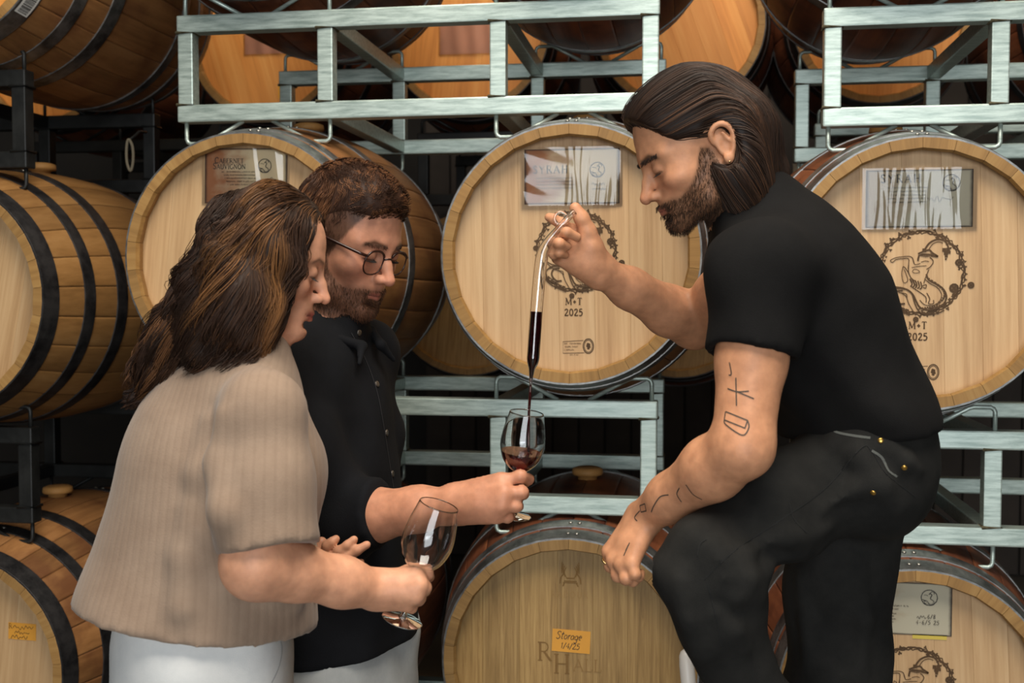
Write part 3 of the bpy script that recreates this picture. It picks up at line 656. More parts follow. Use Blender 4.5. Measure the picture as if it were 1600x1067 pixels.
# ------------------------------------------------------------------ modelling with distance fields (bodies, hair, clothes)
def axis_pts(lo, hi, fine, hf, hc):
    out = [lo]; x = lo
    while x < hi:
        x += hf if any(a <= x <= b for a, b in fine) else hc; out.append(x)
    return np.array(out, np.float32)
class Vol:
    def __init__(s, lo, hi, h, fine=None, hc=None):
        fine = fine or []
        s.ax = [axis_pts(lo[i], hi[i], [(f[0][i], f[1][i]) for f in fine] if fine else [(lo[i], hi[i])], h, hc or h) for i in range(3)]
        s.D = np.full([len(a) for a in s.ax], 1.0, np.float32)
    def sub(s, lo, hi):
        ix = []
        for i in range(3):
            a = int(np.searchsorted(s.ax[i], lo[i])); b = int(np.searchsorted(s.ax[i], hi[i], 'right'))
            ix.append(slice(max(a-1, 0), min(b+1, len(s.ax[i]))))
        return tuple(ix)
    def grid(s, ix):
        x, y, z = (s.ax[i][ix[i]] for i in range(3))
        return x[:, None, None], y[None, :, None], z[None, None, :]
    def op(s, fn, lo, hi, k, mode='u'):
        ix = s.sub(lo, hi)
        if any(q.stop-q.start < 2 for q in ix): return
        d = fn(*s.grid(ix)).astype(np.float32); a = s.D[ix]
        if mode == 'u':
            h = np.maximum(k-np.abs(a-d), 0)/k if k > 0 else 0; s.D[ix] = np.minimum(a, d)-h*h*k*0.25
        elif mode == 's':
            d = -d; h = np.maximum(k-np.abs(a-d), 0)/k if k > 0 else 0; s.D[ix] = np.maximum(a, d)+h*h*k*0.25
        elif mode == 'a': s.D[ix] = a+d
        elif mode == 'i': s.D[ix] = np.maximum(a, d)
    def cone(s, a, b, ra, rb, k=0.01, mode='u'):
        a = np.array(a, float); b = np.array(b, float); ba = b-a; L2 = float(ba@ba)+1e-12; m = k+0.012
        lo = np.minimum(a-ra, b-rb)-m; hi = np.maximum(a+ra, b+rb)+m
        def fn(x, y, z):
            px, py, pz = x-a[0], y-a[1], z-a[2]
            t = np.clip((px*ba[0]+py*ba[1]+pz*ba[2])/L2, 0, 1)
            return np.sqrt((px-t*ba[0])**2+(py-t*ba[1])**2+(pz-t*ba[2])**2)-(ra+(rb-ra)*t)
        s.op(fn, lo, hi, k, mode)
    def chain(s, pts, rad, k=0.01, mode='u'):
        for i in range(len(pts)-1): s.cone(pts[i], pts[i+1], rad[i], rad[i+1], k, mode)
    def ell(s, c, r, R=None, k=0.01, mode='u'):
        """ellipsoid; R rows = its axes in world space"""
        c = np.array(c, float); r = np.array(r, float); R = np.eye(3) if R is None else np.array(R, float)
        e = np.sqrt(((R*r[:, None])**2).sum(0)); m = k+0.012; lo = c-e-m; hi = c+e+m
        def fn(x, y, z):
            p = (x-c[0], y-c[1], z-c[2]); k0 = 0; k1 = 0
            for i in range(3):
                q = (p[0]*R[i, 0]+p[1]*R[i, 1]+p[2]*R[i, 2])/r[i]; k0 = k0+q*q; k1 = k1+(q/r[i])**2
            k0 = np.sqrt(k0); return k0*(k0-1)/(np.sqrt(k1)+1e-9)
        s.op(fn, lo, hi, k, mode)
    def loft(s, secs, u, k=0.03, mode='u', cap=False):
        """chain of elliptical sections (centre, half width along u, half depth across)"""
        u = np.array(u, float)
        for (a, wa, da), (b, wb, db) in zip(secs[:-1], secs[1:]):
            a = np.array(a, float); b = np.array(b, float); ax = b-a; Ln = np.linalg.norm(ax); t_ = ax/Ln
            uu = u-t_*(u@t_); uu /= np.linalg.norm(uu); vv = np.cross(t_, uu); m = k+0.012
            r_ = max(wa, da, wb, db); lo = np.minimum(a, b)-r_-m; hi = np.maximum(a, b)+r_+m
            def fn(x, y, z, a=a, t_=t_, uu=uu, vv=vv, Ln=Ln, wa=wa, wb=wb, da=da, db=db):
                px, py, pz = x-a[0], y-a[1], z-a[2]
                l = px*t_[0]+py*t_[1]+pz*t_[2]; t = np.clip(l/Ln, 0, 1); e = l-t*Ln
                w = wa+(wb-wa)*t; d = da+(db-da)*t; p = px*uu[0]+py*uu[1]+pz*uu[2]; q = px*vv[0]+py*vv[1]+pz*vv[2]
                mn = np.minimum(w, d); return (np.sqrt((p/w)**2+(q/d)**2+(e/mn)**2)-1)*mn
            s.op(fn, lo, hi, k, mode)
    def plane(s, p, n):
        """keep the side the normal points away from"""
        n = np.array(n, float)/np.linalg.norm(n); p = np.array(p, float)
        s.op(lambda x, y, z: (x-p[0])*n[0]+(y-p[1])*n[1]+(z-p[2])*n[2], [a[0] for a in s.ax], [a[-1] for a in s.ax], 0, 'i')
    def wrinkle(s, fn):
        s.op(fn, [a[0] for a in s.ax], [a[-1] for a in s.ax], 0, 'a')
    def sample(s, P):
        """trilinear value"""
        f = []; i0 = []
        for i in range(3):
            a = s.ax[i]; j = np.clip(np.searchsorted(a, P[:, i])-1, 0, len(a)-2); i0.append(j); f.append(np.clip((P[:, i]-a[j])/(a[j+1]-a[j]), 0, 1))
        o = 0
        for dx in (0, 1):
            for dy in (0, 1):
                for dz in (0, 1):
                    w = (f[0] if dx else 1-f[0])*(f[1] if dy else 1-f[1])*(f[2] if dz else 1-f[2])
                    o = o+w*s.D[i0[0]+dx, i0[1]+dy, i0[2]+dz]
        return o
    def grad(s, P, e=0.004):
        g = np.stack([s.sample(P+np.eye(3)[i]*e)-s.sample(P-np.eye(3)[i]*e) for i in range(3)], 1)
        return g/(np.linalg.norm(g, axis=1)[:, None]+1e-9)
    def surface(s):
        """surface nets -> vertices, quads"""
        D = s.D; S = D < 0; nx, ny, nz = D.shape
        c = S[:-1, :-1, :-1].astype(np.int8)
        for o in ((1, 0, 0), (0, 1, 0), (0, 0, 1), (1, 1, 0), (1, 0, 1), (0, 1, 1), (1, 1, 1)):
            c = c+S[o[0]:nx-1+o[0], o[1]:ny-1+o[1], o[2]:nz-1+o[2]]
        act = np.argwhere((c > 0) & (c < 8)); idm = np.full(c.shape, -1, np.int32); idm[act[:, 0], act[:, 1], act[:, 2]] = np.arange(len(act))
        off = np.array([(i, j, k) for i in (0, 1) for j in (0, 1) for k in (0, 1)])
        val = np.stack([D[act[:, 0]+o[0], act[:, 1]+o[1], act[:, 2]+o[2]] for o in off], 1)
        acc = np.zeros((len(act), 3)); cnt = np.zeros(len(act))
        for a in range(8):
            for b in range(a+1, 8):
                if np.abs(off[a]-off[b]).sum() != 1: continue
                m = (val[:, a] < 0) != (val[:, b] < 0); t = np.where(m, val[:, a]/(val[:, a]-val[:, b]+1e-12), 0)
                acc += np.where(m[:, None], off[a]+t[:, None]*(off[b]-off[a]), 0); cnt += m
        fr = acc/cnt[:, None]; V = np.zeros_like(fr)
        for i in range(3):
            a = s.ax[i]; V[:, i] = a[act[:, i]]+fr[:, i]*(a[act[:, i]+1]-a[act[:, i]])
        Q = []
        for ax in range(3):
            sl0 = [slice(1, -1)]*3; sl1 = [slice(1, -1)]*3; sl0[ax] = slice(0, -1); sl1[ax] = slice(1, None)
            a0 = S[tuple(sl0)]; a1 = S[tuple(sl1)]; e = np.argwhere(a0 != a1)
            if not len(e): continue
            flip = a0[e[:, 0], e[:, 1], e[:, 2]]; g = e.copy()
            for q in range(3):
                if q != ax: g[:, q] += 1
            b, cc = [(1, 2), (2, 0), (0, 1)][ax]
            def cell(db, dc):
                h = g.copy(); h[:, b] += db; h[:, cc] += dc; return idm[h[:, 0], h[:, 1], h[:, 2]]
            q = np.stack([cell(-1, -1), cell(0, -1), cell(0, 0), cell(-1, 0)], 1); q[~flip] = q[~flip][:, ::-1]
            Q.append(q[(q >= 0).all(1)])
        return V, np.concatenate(Q)
def np_mesh(name, V, Q, mat, col=None, smooth=True):
    me = bpy.data.meshes.new(name); n, m = len(Q), Q.shape[1]
    me.vertices.add(len(V)); me.vertices.foreach_set('co', np.asarray(V, np.float32).ravel())
    me.loops.add(n*m); me.loops.foreach_set('vertex_index', np.asarray(Q, np.int32).ravel())
    me.polygons.add(n); me.polygons.foreach_set('loop_start', np.arange(0, n*m, m, dtype=np.int32))
    me.polygons.foreach_set('use_smooth', np.full(n, smooth))
    me.materials.append(mat); me.update(calc_edges=True)
    if col is not None:
        a = me.color_attributes.new('Col', 'FLOAT_COLOR', 'POINT'); c = np.ones((len(V), 4), np.float32); c[:, :3] = col; a.data.foreach_set('color', c.ravel())
    return me
def relax(V, Q, it=2, lam=0.5):
    n = len(V)
    for _ in range(it):
        acc = np.zeros_like(V); cnt = np.zeros(n)
        for a, b in ((0, 1), (1, 2), (2, 3), (3, 0)):
            for i, j in ((a, b), (b, a)):
                acc += np.stack([np.bincount(Q[:, i], V[Q[:, j], k], n) for k in range(3)], 1); cnt += np.bincount(Q[:, i], minlength=n)
        V = V+lam*(acc/np.maximum(cnt, 1)[:, None]-V)
    return V
def strands(P, rad, prof_=None, ref=None):
    """many tapered hairs at once: P (n, m, 3) -> verts, quads"""
    n, m, _ = P.shape; T = np.zeros_like(P); T[:, 1:-1] = P[:, 2:]-P[:, :-2]; T[:, 0] = P[:, 1]-P[:, 0]; T[:, -1] = P[:, -1]-P[:, -2]
    T /= np.linalg.norm(T, axis=2)[..., None]+1e-9
    rf = np.array([0.31, 0.87, 0.38]) if ref is None else ref
    A = np.cross(T, rf); A /= np.linalg.norm(A, axis=2)[..., None]+1e-9; B = np.cross(T, A)
    t = np.linspace(0, 1, m); pr = np.interp(t, [0, .12, .7, 1], [.5, 1, .9, .15]) if prof_ is None else prof_(t)
    R = np.asarray(rad).reshape(-1, 1, 1)*pr[None, :, None]
    ring = np.stack([P+R*(math.cos(2*PI*k/3)*A+math.sin(2*PI*k/3)*B) for k in range(3)], 2)
    V = ring.reshape(-1, 3); base = (np.arange(n)[:, None]*m+np.arange(m-1)[None, :])*3; Q = []
    for k in range(3):
        l = (k+1) % 3; Q.append(np.stack([base+k, base+l, base+3+l, base+3+k], -1).reshape(-1, 4))
    return V, np.concatenate(Q)
def comb(vol, P0, flow, steps, ds, off, wave=None, stick=1.0):
    """grow hairs over a distance field: follow flow, stay just above the surface"""
    P = P0.copy(); out = [P.copy()]; dsv = ds if np.isscalar(ds) else ds[:, None]
    for i in range(steps):
        g = vol.grad(P); v = flow(P, i/steps); v = v-g*np.minimum((v*g).sum(1), 0.0)[:, None]*stick
        v /= np.linalg.norm(v, axis=1)[:, None]+1e-9; P = P+v*dsv
        d = vol.sample(P); g = vol.grad(P); o = off(i/steps) if callable(off) else off
        push = np.where(d < o, o-d, np.where(d > o+.004, (o+.004-d)*0.6*(d < .05), 0)); P = P+g*push[:, None]; out.append(P.copy())
    S = np.stack(out, 1)
    if wave is not None: S = S+wave(S)
    return S
def frame(yaw, pitch, roll=0.0):
    """head/hand frame: rows forward, left, up. yaw 0 faces +X, positive turns to +Y; pitch positive looks down"""
    cy, sy, cp, sp = math.cos(yaw), math.sin(yaw), math.cos(pitch), math.sin(pitch)
    f = np.array([cy*cp, sy*cp, -sp]); l = np.array([-sy, cy, 0.0]); u = np.cross(f, l)
    if roll: l, u = l*math.cos(roll)+u*math.sin(roll), u*math.cos(roll)-l*math.sin(roll)
    return np.stack([f, l, u])
class Head:
    """places head-local measures (x forward, y left, z up, origin between the ears) in the world"""
    def __init__(s, o, R, k, jf=1.0): s.o = np.array(o, float); s.R = R; s.k = k; s.jf = jf
    def w(s, p):
        p = np.array(p, float)
        if p[2] < -.03: p[2] = -.03+(p[2]+.03)*s.jf      # jf shortens the jaw
        return s.o+s.k*(p@s.R)
    def loc(s, P):
        q = ((P-s.o)@s.R.T)/s.k; q[:, 2] = np.where(q[:, 2] < -.03, -.03+(q[:, 2]+.03)/s.jf, q[:, 2]); return q
    def d(s, v): return np.asarray(v, float)@s.R
def build_head(v, H, female=False, ear_l=True, ear_r=True, mouth_open=0.0, jaw=1.0, nose=1.0, ex=0.0, ez=0.0, back=0.0, top=0.0):
    k = H.k; R = H.R
    def E(c, r, kk=.012, mode='u', rot=None): v.ell(H.w(c), np.array(r)*k, R if rot is None else rot@R, kk*k, mode)
    def Cn(a, b, ra, rb, kk=.01, mode='u'): v.cone(H.w(a), H.w(b), ra*k, rb*k, kk*k, mode)
    E((-.014+back/2, 0, .046), (.097-back/2, .077, .090-top), .0)
    E((.034, 0, .010), (.052, .063, .088), .03)
    E((.018, 0, -.048), (.060, .056*jaw, .044), .03)
    for s in (-1, 1):
        Cn((-.006, s*.058*jaw, -.030), (.030, s*.052*jaw, -.074), .016, .017, .02); Cn((.030, s*.052*jaw, -.074), (.074, s*.014, -.092), .017, .015, .02)
        E((.054, s*.044, -.018), (.026, .022, .020), .022)
        Cn((.080, s*.012, .028), (.062, s*.050, .026), .0115 if not female else .009, .010, .016)
    E((.080, 0, -.090), (.017, .020, .016), .016)
    E((.072, 0, -.055), (.024, .034, .030), .02)
    # nose
    Cn((.082, 0, .020), (.097, 0, -.006), .0085, .0085, .012); Cn((.097, 0, -.006), (.111*(.98+.02*nose), 0, -.027), .0080, .0105 if not female else .0092, .008)
    for s in (-1, 1): E((.097, s*.0115, -.030), (.0115, .0070, .0080), .006)
    for s in (-1, 1): E((.103, s*.0065, -.0385), (.0050, .0030, .0040), .003, 's')
    # eyes: sockets, lowered lids
    for s in (-1, 1):
        E((.086, s*.033, .006), (.012, .017, .0115), .014, 's')
        E((.0720, s*.032, .006), (.0148, .0165, .0142), .004)
        E((.0735, s*.032, .0085), (.0142, .0165, .0118), .003)
        Cn((.0760, s*.019, .0185), (.0700, s*.046, .0150), .0052, .0048, .008)
    # lips
    zc = -.0605
    for s in (-1, 1):
        Cn((.0955, 0, zc+.0052), (.084, s*.023, zc+.0005), .0052, .0030, .005); Cn((.0935, 0, zc-.0072), (.083, s*.021, zc-.002), .0066, .0034, .006)
        Cn((.104, 0, zc-.0003), (.088, s*.024, zc-.0008), .0014+mouth_open, .0012, .003, 's')
    Cn((.101, -.0025, zc+.02), (.1, -.0025, zc+.011), .002, .0022, .004, 's')
    E((.092, 0, -.077), (.008, .018, .006), .010, 's')
    for s, on in ((1, ear_l), (-1, ear_r)):
        if not on: continue
        y = s*.076; ew = lambda q: H.w((q[0]+ex, q[1], q[2]+ez))
        rim = [(.012, y, .012), (.014, y+s*.006, .026), (.004, y+s*.011, .036), (-.010, y+s*.014, .034), (-.018, y+s*.014, .020), (-.015, y+s*.012, .004), (-.006, y+s*.008, -.012), (.004, y+s*.004, -.022), (.009, y, -.020)]
        E((-.002+ex, y+s*.003, .006+ez), (.016, .006, .026), .006)
        v.chain([ew(p) for p in catmull(rim, 3)], [.0042*k]*30, .003*k)
        E((.004+ex, y+s*.009, -.018+ez), (.008, .005, .009), .005)
        E((.002+ex, y+s*.012, .003+ez), (.008, .006, .011), .004, 's'); Cn((-.004+ex, y+s*.010, .022+ez), (-.009+ex, y+s*.010, .006+ez), .0030, .0026, .003)
def finger(v, pts, r0, r1, k=.004):
    n = len(pts); v.chain(pts, [r0+(r1-r0)*i/(n-1) for i in range(n)], k)
def build_hand(v, wrist, mcps, fingers, thumb, rw=.026, rf=.0086, rp=.0125, k=.014, thin=(1, 1, 1, .86)):
    """wrist point, four knuckle points, joints beyond each knuckle, thumb joints"""
    w = np.array(wrist, float)
    for i, m in enumerate(mcps):
        m = np.array(m, float); side = np.mean(mcps, 0); st = w+(m-side)*0.55
        v.cone(st, m, rp*1.12, rp*.92*thin[i], k)
    v.cone(w, np.mean(mcps, 0)*.55+w*.45, rw*.62, rp*1.25, k)
    for m, f, t in zip(mcps, fingers, thin):
        finger(v, [m]+list(f), rf*1.12*t, rf*.80*t)
        v.ell(m, (rf*1.2*t,)*3, None, .006)
        v.ell(f[0], (rf*1.08*t,)*3, None, .004)
    th = [np.array(p, float) for p in thumb]
    v.cone(w*.6+th[0]*.4, th[0], rp*1.15, rp*1.05, .016); v.chain(th, [rp*1.02, rp*.90, rp*.82, rp*.66][:len(th)], .006)
def skin_mat():
    m, nt, bs = new_mat('skin'); at = N(nt, 'ShaderNodeVertexColor', layer_name='Col'); tc = N(nt, 'ShaderNodeTexCoord')
    n = N(nt, 'ShaderNodeTexNoise'); n.inputs['Scale'].default_value = 55; n.inputs['Detail'].default_value = 4; L(nt, tc.outputs['Object'], n.inputs['Vector'])
    L(nt, mix(nt, at.outputs[0], ramp(nt, n.outputs[0], [(.3, (.82, .78, .76, 1)), (.7, (1.1, 1.08, 1.06, 1))]), 1.0, 'MULTIPLY'), bs.inputs['Base Color'])
    bs.inputs['Roughness'].default_value = 0.5; bs.inputs['Specular IOR Level'].default_value = 0.35
    bs.inputs['Subsurface Weight'].default_value = 0.12; bs.inputs['Subsurface Radius'].default_value = (0.010, 0.004, 0.002); bs.inputs['Subsurface Scale'].default_value = 0.6
    bp = N(nt, 'ShaderNodeBump'); bp.inputs['Strength'].default_value = 0.08; bp.inputs['Distance'].default_value = 0.002; n2 = N(nt, 'ShaderNodeTexNoise'); n2.inputs['Scale'].default_value = 260; L(nt, tc.outputs['Object'], n2.inputs['Vector']); L(nt, n2.outputs[0], bp.inputs['Height']); L(nt, bp.outputs[0], bs.inputs['Normal'])
    return m
def hair_mat():
    m, nt, bs = new_mat('hair'); at = N(nt, 'ShaderNodeVertexColor', layer_name='Col'); L(nt, at.outputs[0], bs.inputs['Base Color'])
    bs.inputs['Roughness'].default_value = 0.55; bs.inputs['Specular IOR Level'].default_value = 0.28; return m
def cloth_mat(name, c0, c1, rib=None, weave=900, rough=0.9, bump=0.25, sheen=0.0):
    m, nt, bs = new_mat(name); tc = N(nt, 'ShaderNodeTexCoord')
    n = N(nt, 'ShaderNodeTexNoise'); n.inputs['Scale'].default_value = 9; n.inputs['Detail'].default_value = 8; n.inputs['Roughness'].default_value = .7; L(nt, tc.outputs['Object'], n.inputs['Vector'])
    col = ramp(nt, n.outputs[0], [(.35, c0), (.65, c1)])
    h = N(nt, 'ShaderNodeTexNoise'); h.inputs['Scale'].default_value = weave; L(nt, tc.outputs['Object'], h.inputs['Vector']); hh = h.outputs[0]
    if rib:
        # knitted ribs running down, spaced by the angle round the body
        sp = N(nt, 'ShaderNodeSeparateXYZ'); L(nt, tc.outputs['Object'], sp.inputs[0])
        def mth(op, a, b=None):
            q = N(nt, 'ShaderNodeMath', operation=op)
            for i, v in enumerate((a, b)):
                if v is None: continue
                if isinstance(v, (int, float)): q.inputs[i].default_value = v
                else: L(nt, v, q.inputs[i])
            return q.outputs[0]
        sn = mth('SINE', mth('MULTIPLY', mth('ARCTAN2', mth('SUBTRACT', sp.outputs['Y'], rib[2]), mth('SUBTRACT', sp.outputs['X'], rib[1])), rib[0]))
        col = mix(nt, col, ramp(nt, mth('MULTIPLY_ADD', sn, .5), [(.0, (.93, .925, .92, 1)), (.35, (1, 1, 1, 1))]), 1.0, 'MULTIPLY')
        ad = N(nt, 'ShaderNodeMath', operation='MULTIPLY_ADD'); L(nt, sn, ad.inputs[0]); ad.inputs[1].default_value = .35; L(nt, hh, ad.inputs[2]); hh = ad.outputs[0]
    L(nt, col, bs.inputs['Base Color']); bs.inputs['Roughness'].default_value = rough; bs.inputs['Specular IOR Level'].default_value = .2
    bs.inputs['Sheen Weight'].default_value = sheen
    bp = N(nt, 'ShaderNodeBump'); bp.inputs['Strength'].default_value = bump; bp.inputs['Distance'].default_value = .0015; L(nt, hh, bp.inputs['Height']); L(nt, bp.outputs[0], bs.inputs['Normal'])
    return m
M_skin = skin_mat(); M_hair = hair_mat()
M_black = cloth_mat('black_cotton', lin(13, 12, 12), lin(19, 18, 18), weave=700)
M_navy = cloth_mat('black_linen', lin(13, 14, 17), lin(19, 20, 24), weave=600)
M_denim = cloth_mat('washed_black_canvas', lin(24, 24, 23), lin(38, 37, 35), weave=800)
M_knit = cloth_mat('taupe_knit', lin(142, 120, 102), lin(158, 136, 117), rib=(190, -.62, 1.72), weave=420, bump=.25, sheen=.15)
M_white = cloth_mat('white_cotton_twill', lin(206, 208, 208), lin(224, 224, 222), weave=900)
M_grey = cloth_mat('pale_grey_chino', lin(168, 170, 170), lin(190, 192, 190), weave=900)
def C3(r, g, b): return np.array(lin(r, g, b)[:3])
def noise3(P, s, seed=0):
    """cheap smooth noise: sums of sines"""
    r = np.random.default_rng(seed); o = 0
    for i in range(6):
        d = r.normal(size=3); d /= np.linalg.norm(d); o = o+np.sin((P@d)*s*(.7+.25*i)+r.uniform(0, 6.28))/6
    return o
def face_color(Pl, base, female=False, beard=None, brow=(40, 28, 20), lip=(150, 84, 72)):
    """skin colour by place on the face: lips, brows, lashes, beard shadow"""
    x, y, z = Pl[:, 0], Pl[:, 1], Pl[:, 2]; c = np.tile(C3(*base), (len(Pl), 1)); front = x > .02
    def blend(m, col): 
        nonlocal c; m = np.clip(m, 0, 1)[:, None]; c = c*(1-m)+C3(*col)*m
    ss = lambda v, a, b: np.clip((v-a)/(b-a), 0, 1)
    red = np.exp(-(((x-.075)/.03)**2+((np.abs(y)-.042)/.022)**2+((z+.022)/.02)**2))+np.exp(-(((x-.112)/.014)**2+(y/.016)**2+((z+.028)/.014)**2))
    blend(.30*red, (196, 112, 88))
    ey = np.abs(y)
    br = np.exp(-(((z-(.0275+.004*ss(ey, .015, .035)-.010*ss(ey, .038, .056)))/(.0042 if not female else .0030))**2))*ss(ey, .010, .015)*(1-ss(ey, .050, .057))*(x > .04)
    blend(br*(.9 if not female else .75), brow)
    la = np.exp(-(((z-(.0010-.10*(ey-.032)**2*10))/.0017)**2))*ss(ey, .018, .021)*(1-ss(ey, .045, .048))*(x > .05); blend(la*.85, (34, 22, 18))
    lid = np.exp(-(((z-.012)/.004)**2))*np.exp(-((ey-.032)/.014)**2)*(x > .05); blend(lid*.25, (150, 92, 74))
    lp = np.exp(-(((z+.0605)/.0088)**4))*np.exp(-((ey/.0235)**4))*(x > .078); blend(lp*.85, lip)
    ml = np.exp(-(((z+.0608)/.0012)**2))*(ey < .0225)*(x > .078); blend(ml*.75, (70, 30, 28))
    no = np.exp(-(((x-.103)/.005)**2+((ey-.0065)/.0035)**2+((z+.0375)/.003)**2)); blend(no*.8, (70, 36, 28))
    if beard is not None: blend(beard(Pl), (52, 36, 26))
    return c
# ------------------------------------------------------------------ people
DOWN = np.array([0, 0, -1.0])
def trace(vol, px, py, d0):
    """point of the surface seen at a measured place: march along the sight line"""
    o = CAM; v = J(px, py, 1.0)-CAM; v = v/np.linalg.norm(v); t = d0
    for _ in range(150):
        s = float(vol.sample((o+v*t)[None])[0]); t += min(s*.7, .012)
        if abs(s) < 2e-4: break
    p = o+v*t; return (p if abs(s) < .004 else None), vol.grad(p[None])[0]
def ink_on_skin(name, vol, lines, d0, w, mat, parent, lift=.0006):
    V = []; Fs = []
    for pts in lines:
        sharp = len(pts) > 4 and pts[0] == pts[-1] or len(pts) == 2
        pts = np.concatenate([np.linspace(a, b, 5) for a, b in zip(pts[:-1], pts[1:])]) if sharp else catmull([(a, b, 0) for a, b in pts], 5)[:, :2]
        q = [w_ for w_ in (trace(vol, a, b, d0) for a, b in pts) if w_[0] is not None]
        if len(q) < 2: continue
        P = np.array([p+n*lift for p, n in q]); Nn = np.array([n for p, n in q])
        T = np.gradient(P, axis=0); S = np.cross(T, Nn); S /= np.linalg.norm(S, axis=1)[:, None]+1e-9; n0 = len(V)
        for p, s in zip(P, S): V.append(p+s*w/2); V.append(p-s*w/2)
        for i in range(len(P)-1): Fs.append([n0+2*i, n0+2*i+1, n0+2*i+3, n0+2*i+2])
    return obj(name, V, Fs, mat, parent)
def person(label, base):
    t = thing('person', label, 'person', base); return t
def part(name, me, par, kind=None, label=None):
    o = put(name, me, par); o.location = -Vector(par.location); return tag(o, label, None, None, kind)
def fix(o, par): o.location = -Vector(par.location); return o
def garment(name, v, mat, par, it=1, label=None):
    V, Q = v.surface(); V = relax(V, Q, it); return part(name, np_mesh(name, V, Q, mat), par, None, label)
def hair_part(name, vol, n, flow, steps, ds, off, rad, cols, par, seed, wave=None, keep=None, mix_fn=None, base_col=None, roots=None, clump=None):
    """hair: an undercoat surface and many separate locks over it, one mesh"""
    r = np.random.default_rng(seed); V, Q = vol.surface(); V = relax(V, Q, 2)
    src = V if roots is None else roots
    sel = src[r.integers(0, len(src), n)]
    if keep is not None: sel = sel[keep(sel)]
    dsn = ds*r.uniform(.6, 1.25, len(sel)); S = comb(vol, sel, flow, steps, dsn, off, wave if clump is None else None)
    if clump is not None:
        gi = r.integers(0, len(sel), clump[0]); near = ((sel[:, None, :]-sel[gi][None])**2).sum(2).argmin(1); G = S[gi]; m_ = S.shape[1]; tt = np.linspace(0, 1, m_)
        pull = (clump[1]*np.clip(tt*1.4, 0, 1))[None, :, None]; S = S+(G[near]+(sel-sel[gi][near])[:, None, :]*.55-S)*pull
        ph = r.uniform(0, 6.28, clump[0])[near][:, None, None]; fq = r.uniform(9, 14, clump[0])[near][:, None, None]; am = clump[2]*r.uniform(.6, 1.3, clump[0])[near][:, None, None]; t3 = tt[None, :, None]
        S = S+am*np.clip(t3*1.5, 0, 1)*(np.sin(t3*fq+ph)*np.array([.8, .3, .4])+np.cos(t3*fq+ph)*np.array([.2, .9, .2]))
        tone = r.random(clump[0])[near]
    c = np.array(cols); nz = (noise3(sel, 95, seed)*.8+noise3(sel, 240, seed+1)*.5) if clump is None else (tone-.5)*1.1; ci = np.clip(((nz+.55)/1.1+r.normal(size=len(S))*.10)*len(c), 0, len(c)-1).astype(int); sc = c[ci]*r.uniform(.86, 1.14, (len(S), 1))
    if mix_fn is not None: sc = mix_fn(sel, sc, r)
    SV, SQ = strands(S, rad*r.uniform(.6, 1.5, len(S)), ref=None)
    scol = np.repeat(sc, S.shape[1]*3, 0)
    if base_col is not None:
        AV = np.concatenate([V, SV]); AQ = np.concatenate([Q, SQ+len(V)]); AC = np.concatenate([np.tile(base_col, (len(V), 1)), scol])
    else: AV, AQ, AC = SV, SQ, scol
    return part(name, np_mesh(name, AV, AQ, M_hair, AC), par, 'stuff')
def beard_part(vol, H, mask, n, length, cols, rad, par, seed, V):
    r = np.random.default_rng(seed); loc = H.loc(V); m = mask(loc); cand = V[m > .55]; sel = cand[r.integers(0, len(cand), n)]
    lo = H.loc(sel); fl = H.d((.45, 0, -1.0))
    S = comb(vol, sel, lambda P, t: np.tile(fl, (len(P), 1))+vol.grad(P)*.55+r.normal(size=(len(P), 3))*.18, 4, length/4*r.uniform(.5, 1.3, len(sel)), lambda t: .0006+.0035*t)
    c = np.array(cols)[r.integers(0, len(cols), n)]*r.uniform(.7, 1.3, (n, 1)); SV, SQ = strands(S, rad*r.uniform(.7, 1.4, n))
    return part('beard', np_mesh('beard', SV, SQ, M_hair, np.repeat(c, S.shape[1]*3, 0)), par, 'stuff')
def lashes(H, par, seed, col, ln=.0065):
    r = np.random.default_rng(seed); S = []
    for s in (-1, 1):
        for y in np.linspace(.0195, .0455, 30):
            q = max(0, 1-((y-.032)/.0168)**2)**.5; p = np.array([.0722+.0148*q*.985, s*y, -.0005]); d = np.array([.8, s*(y-.030)*22, -.55-.1*r.random()]); d /= np.linalg.norm(d)
            S.append([H.w(p+d*ln*t+np.array([0, 0, .0022*t*t])) for t in (-.1, .2, .5, .8, 1)])
    SV, SQ = strands(np.array(S), .00042*H.k*np.ones(len(S))); return part('eyelashes', np_mesh('eyelashes', SV, SQ, M_hair, np.tile(C3(*col), (len(SV), 1))), par, 'stuff')
def shoe(par, ankle, sole_z, d, mat, name='shoe'):
    v = Vol(np.array(ankle)-.25, np.array(ankle)+.25, .008); a = np.array(ankle); d = np.array(d, float)/np.linalg.norm(d)
    heel = np.array([a[0], a[1], sole_z+.045])-d*.03; toe = np.array([a[0], a[1], sole_z+.035])+d*.17
    v.loft([(heel, .040, .040), (heel+d*.10, .045, .045), (toe, .040, .030)], np.cross(d, [0, 0, 1]), .02); v.cone(heel+d*.02, a+np.array([0, 0, .05]), .042, .050, .02); v.plane((a[0], a[1], sole_z), (0, 0, -1))
    return garment(name, v, mat, par, 1)
M_boot = plain('dark_leather', lin(40, 32, 26), .5, 0, .2); M_sneaker = plain('white_leather', lin(200, 198, 192), .5)
M_brass = metal('brass_rivet', lin(170, 130, 60), lin(214, 176, 96), .3, .9, 30); M_gold = metal('earring_gold', lin(200, 170, 110), lin(230, 205, 150), .25, 1, 30)

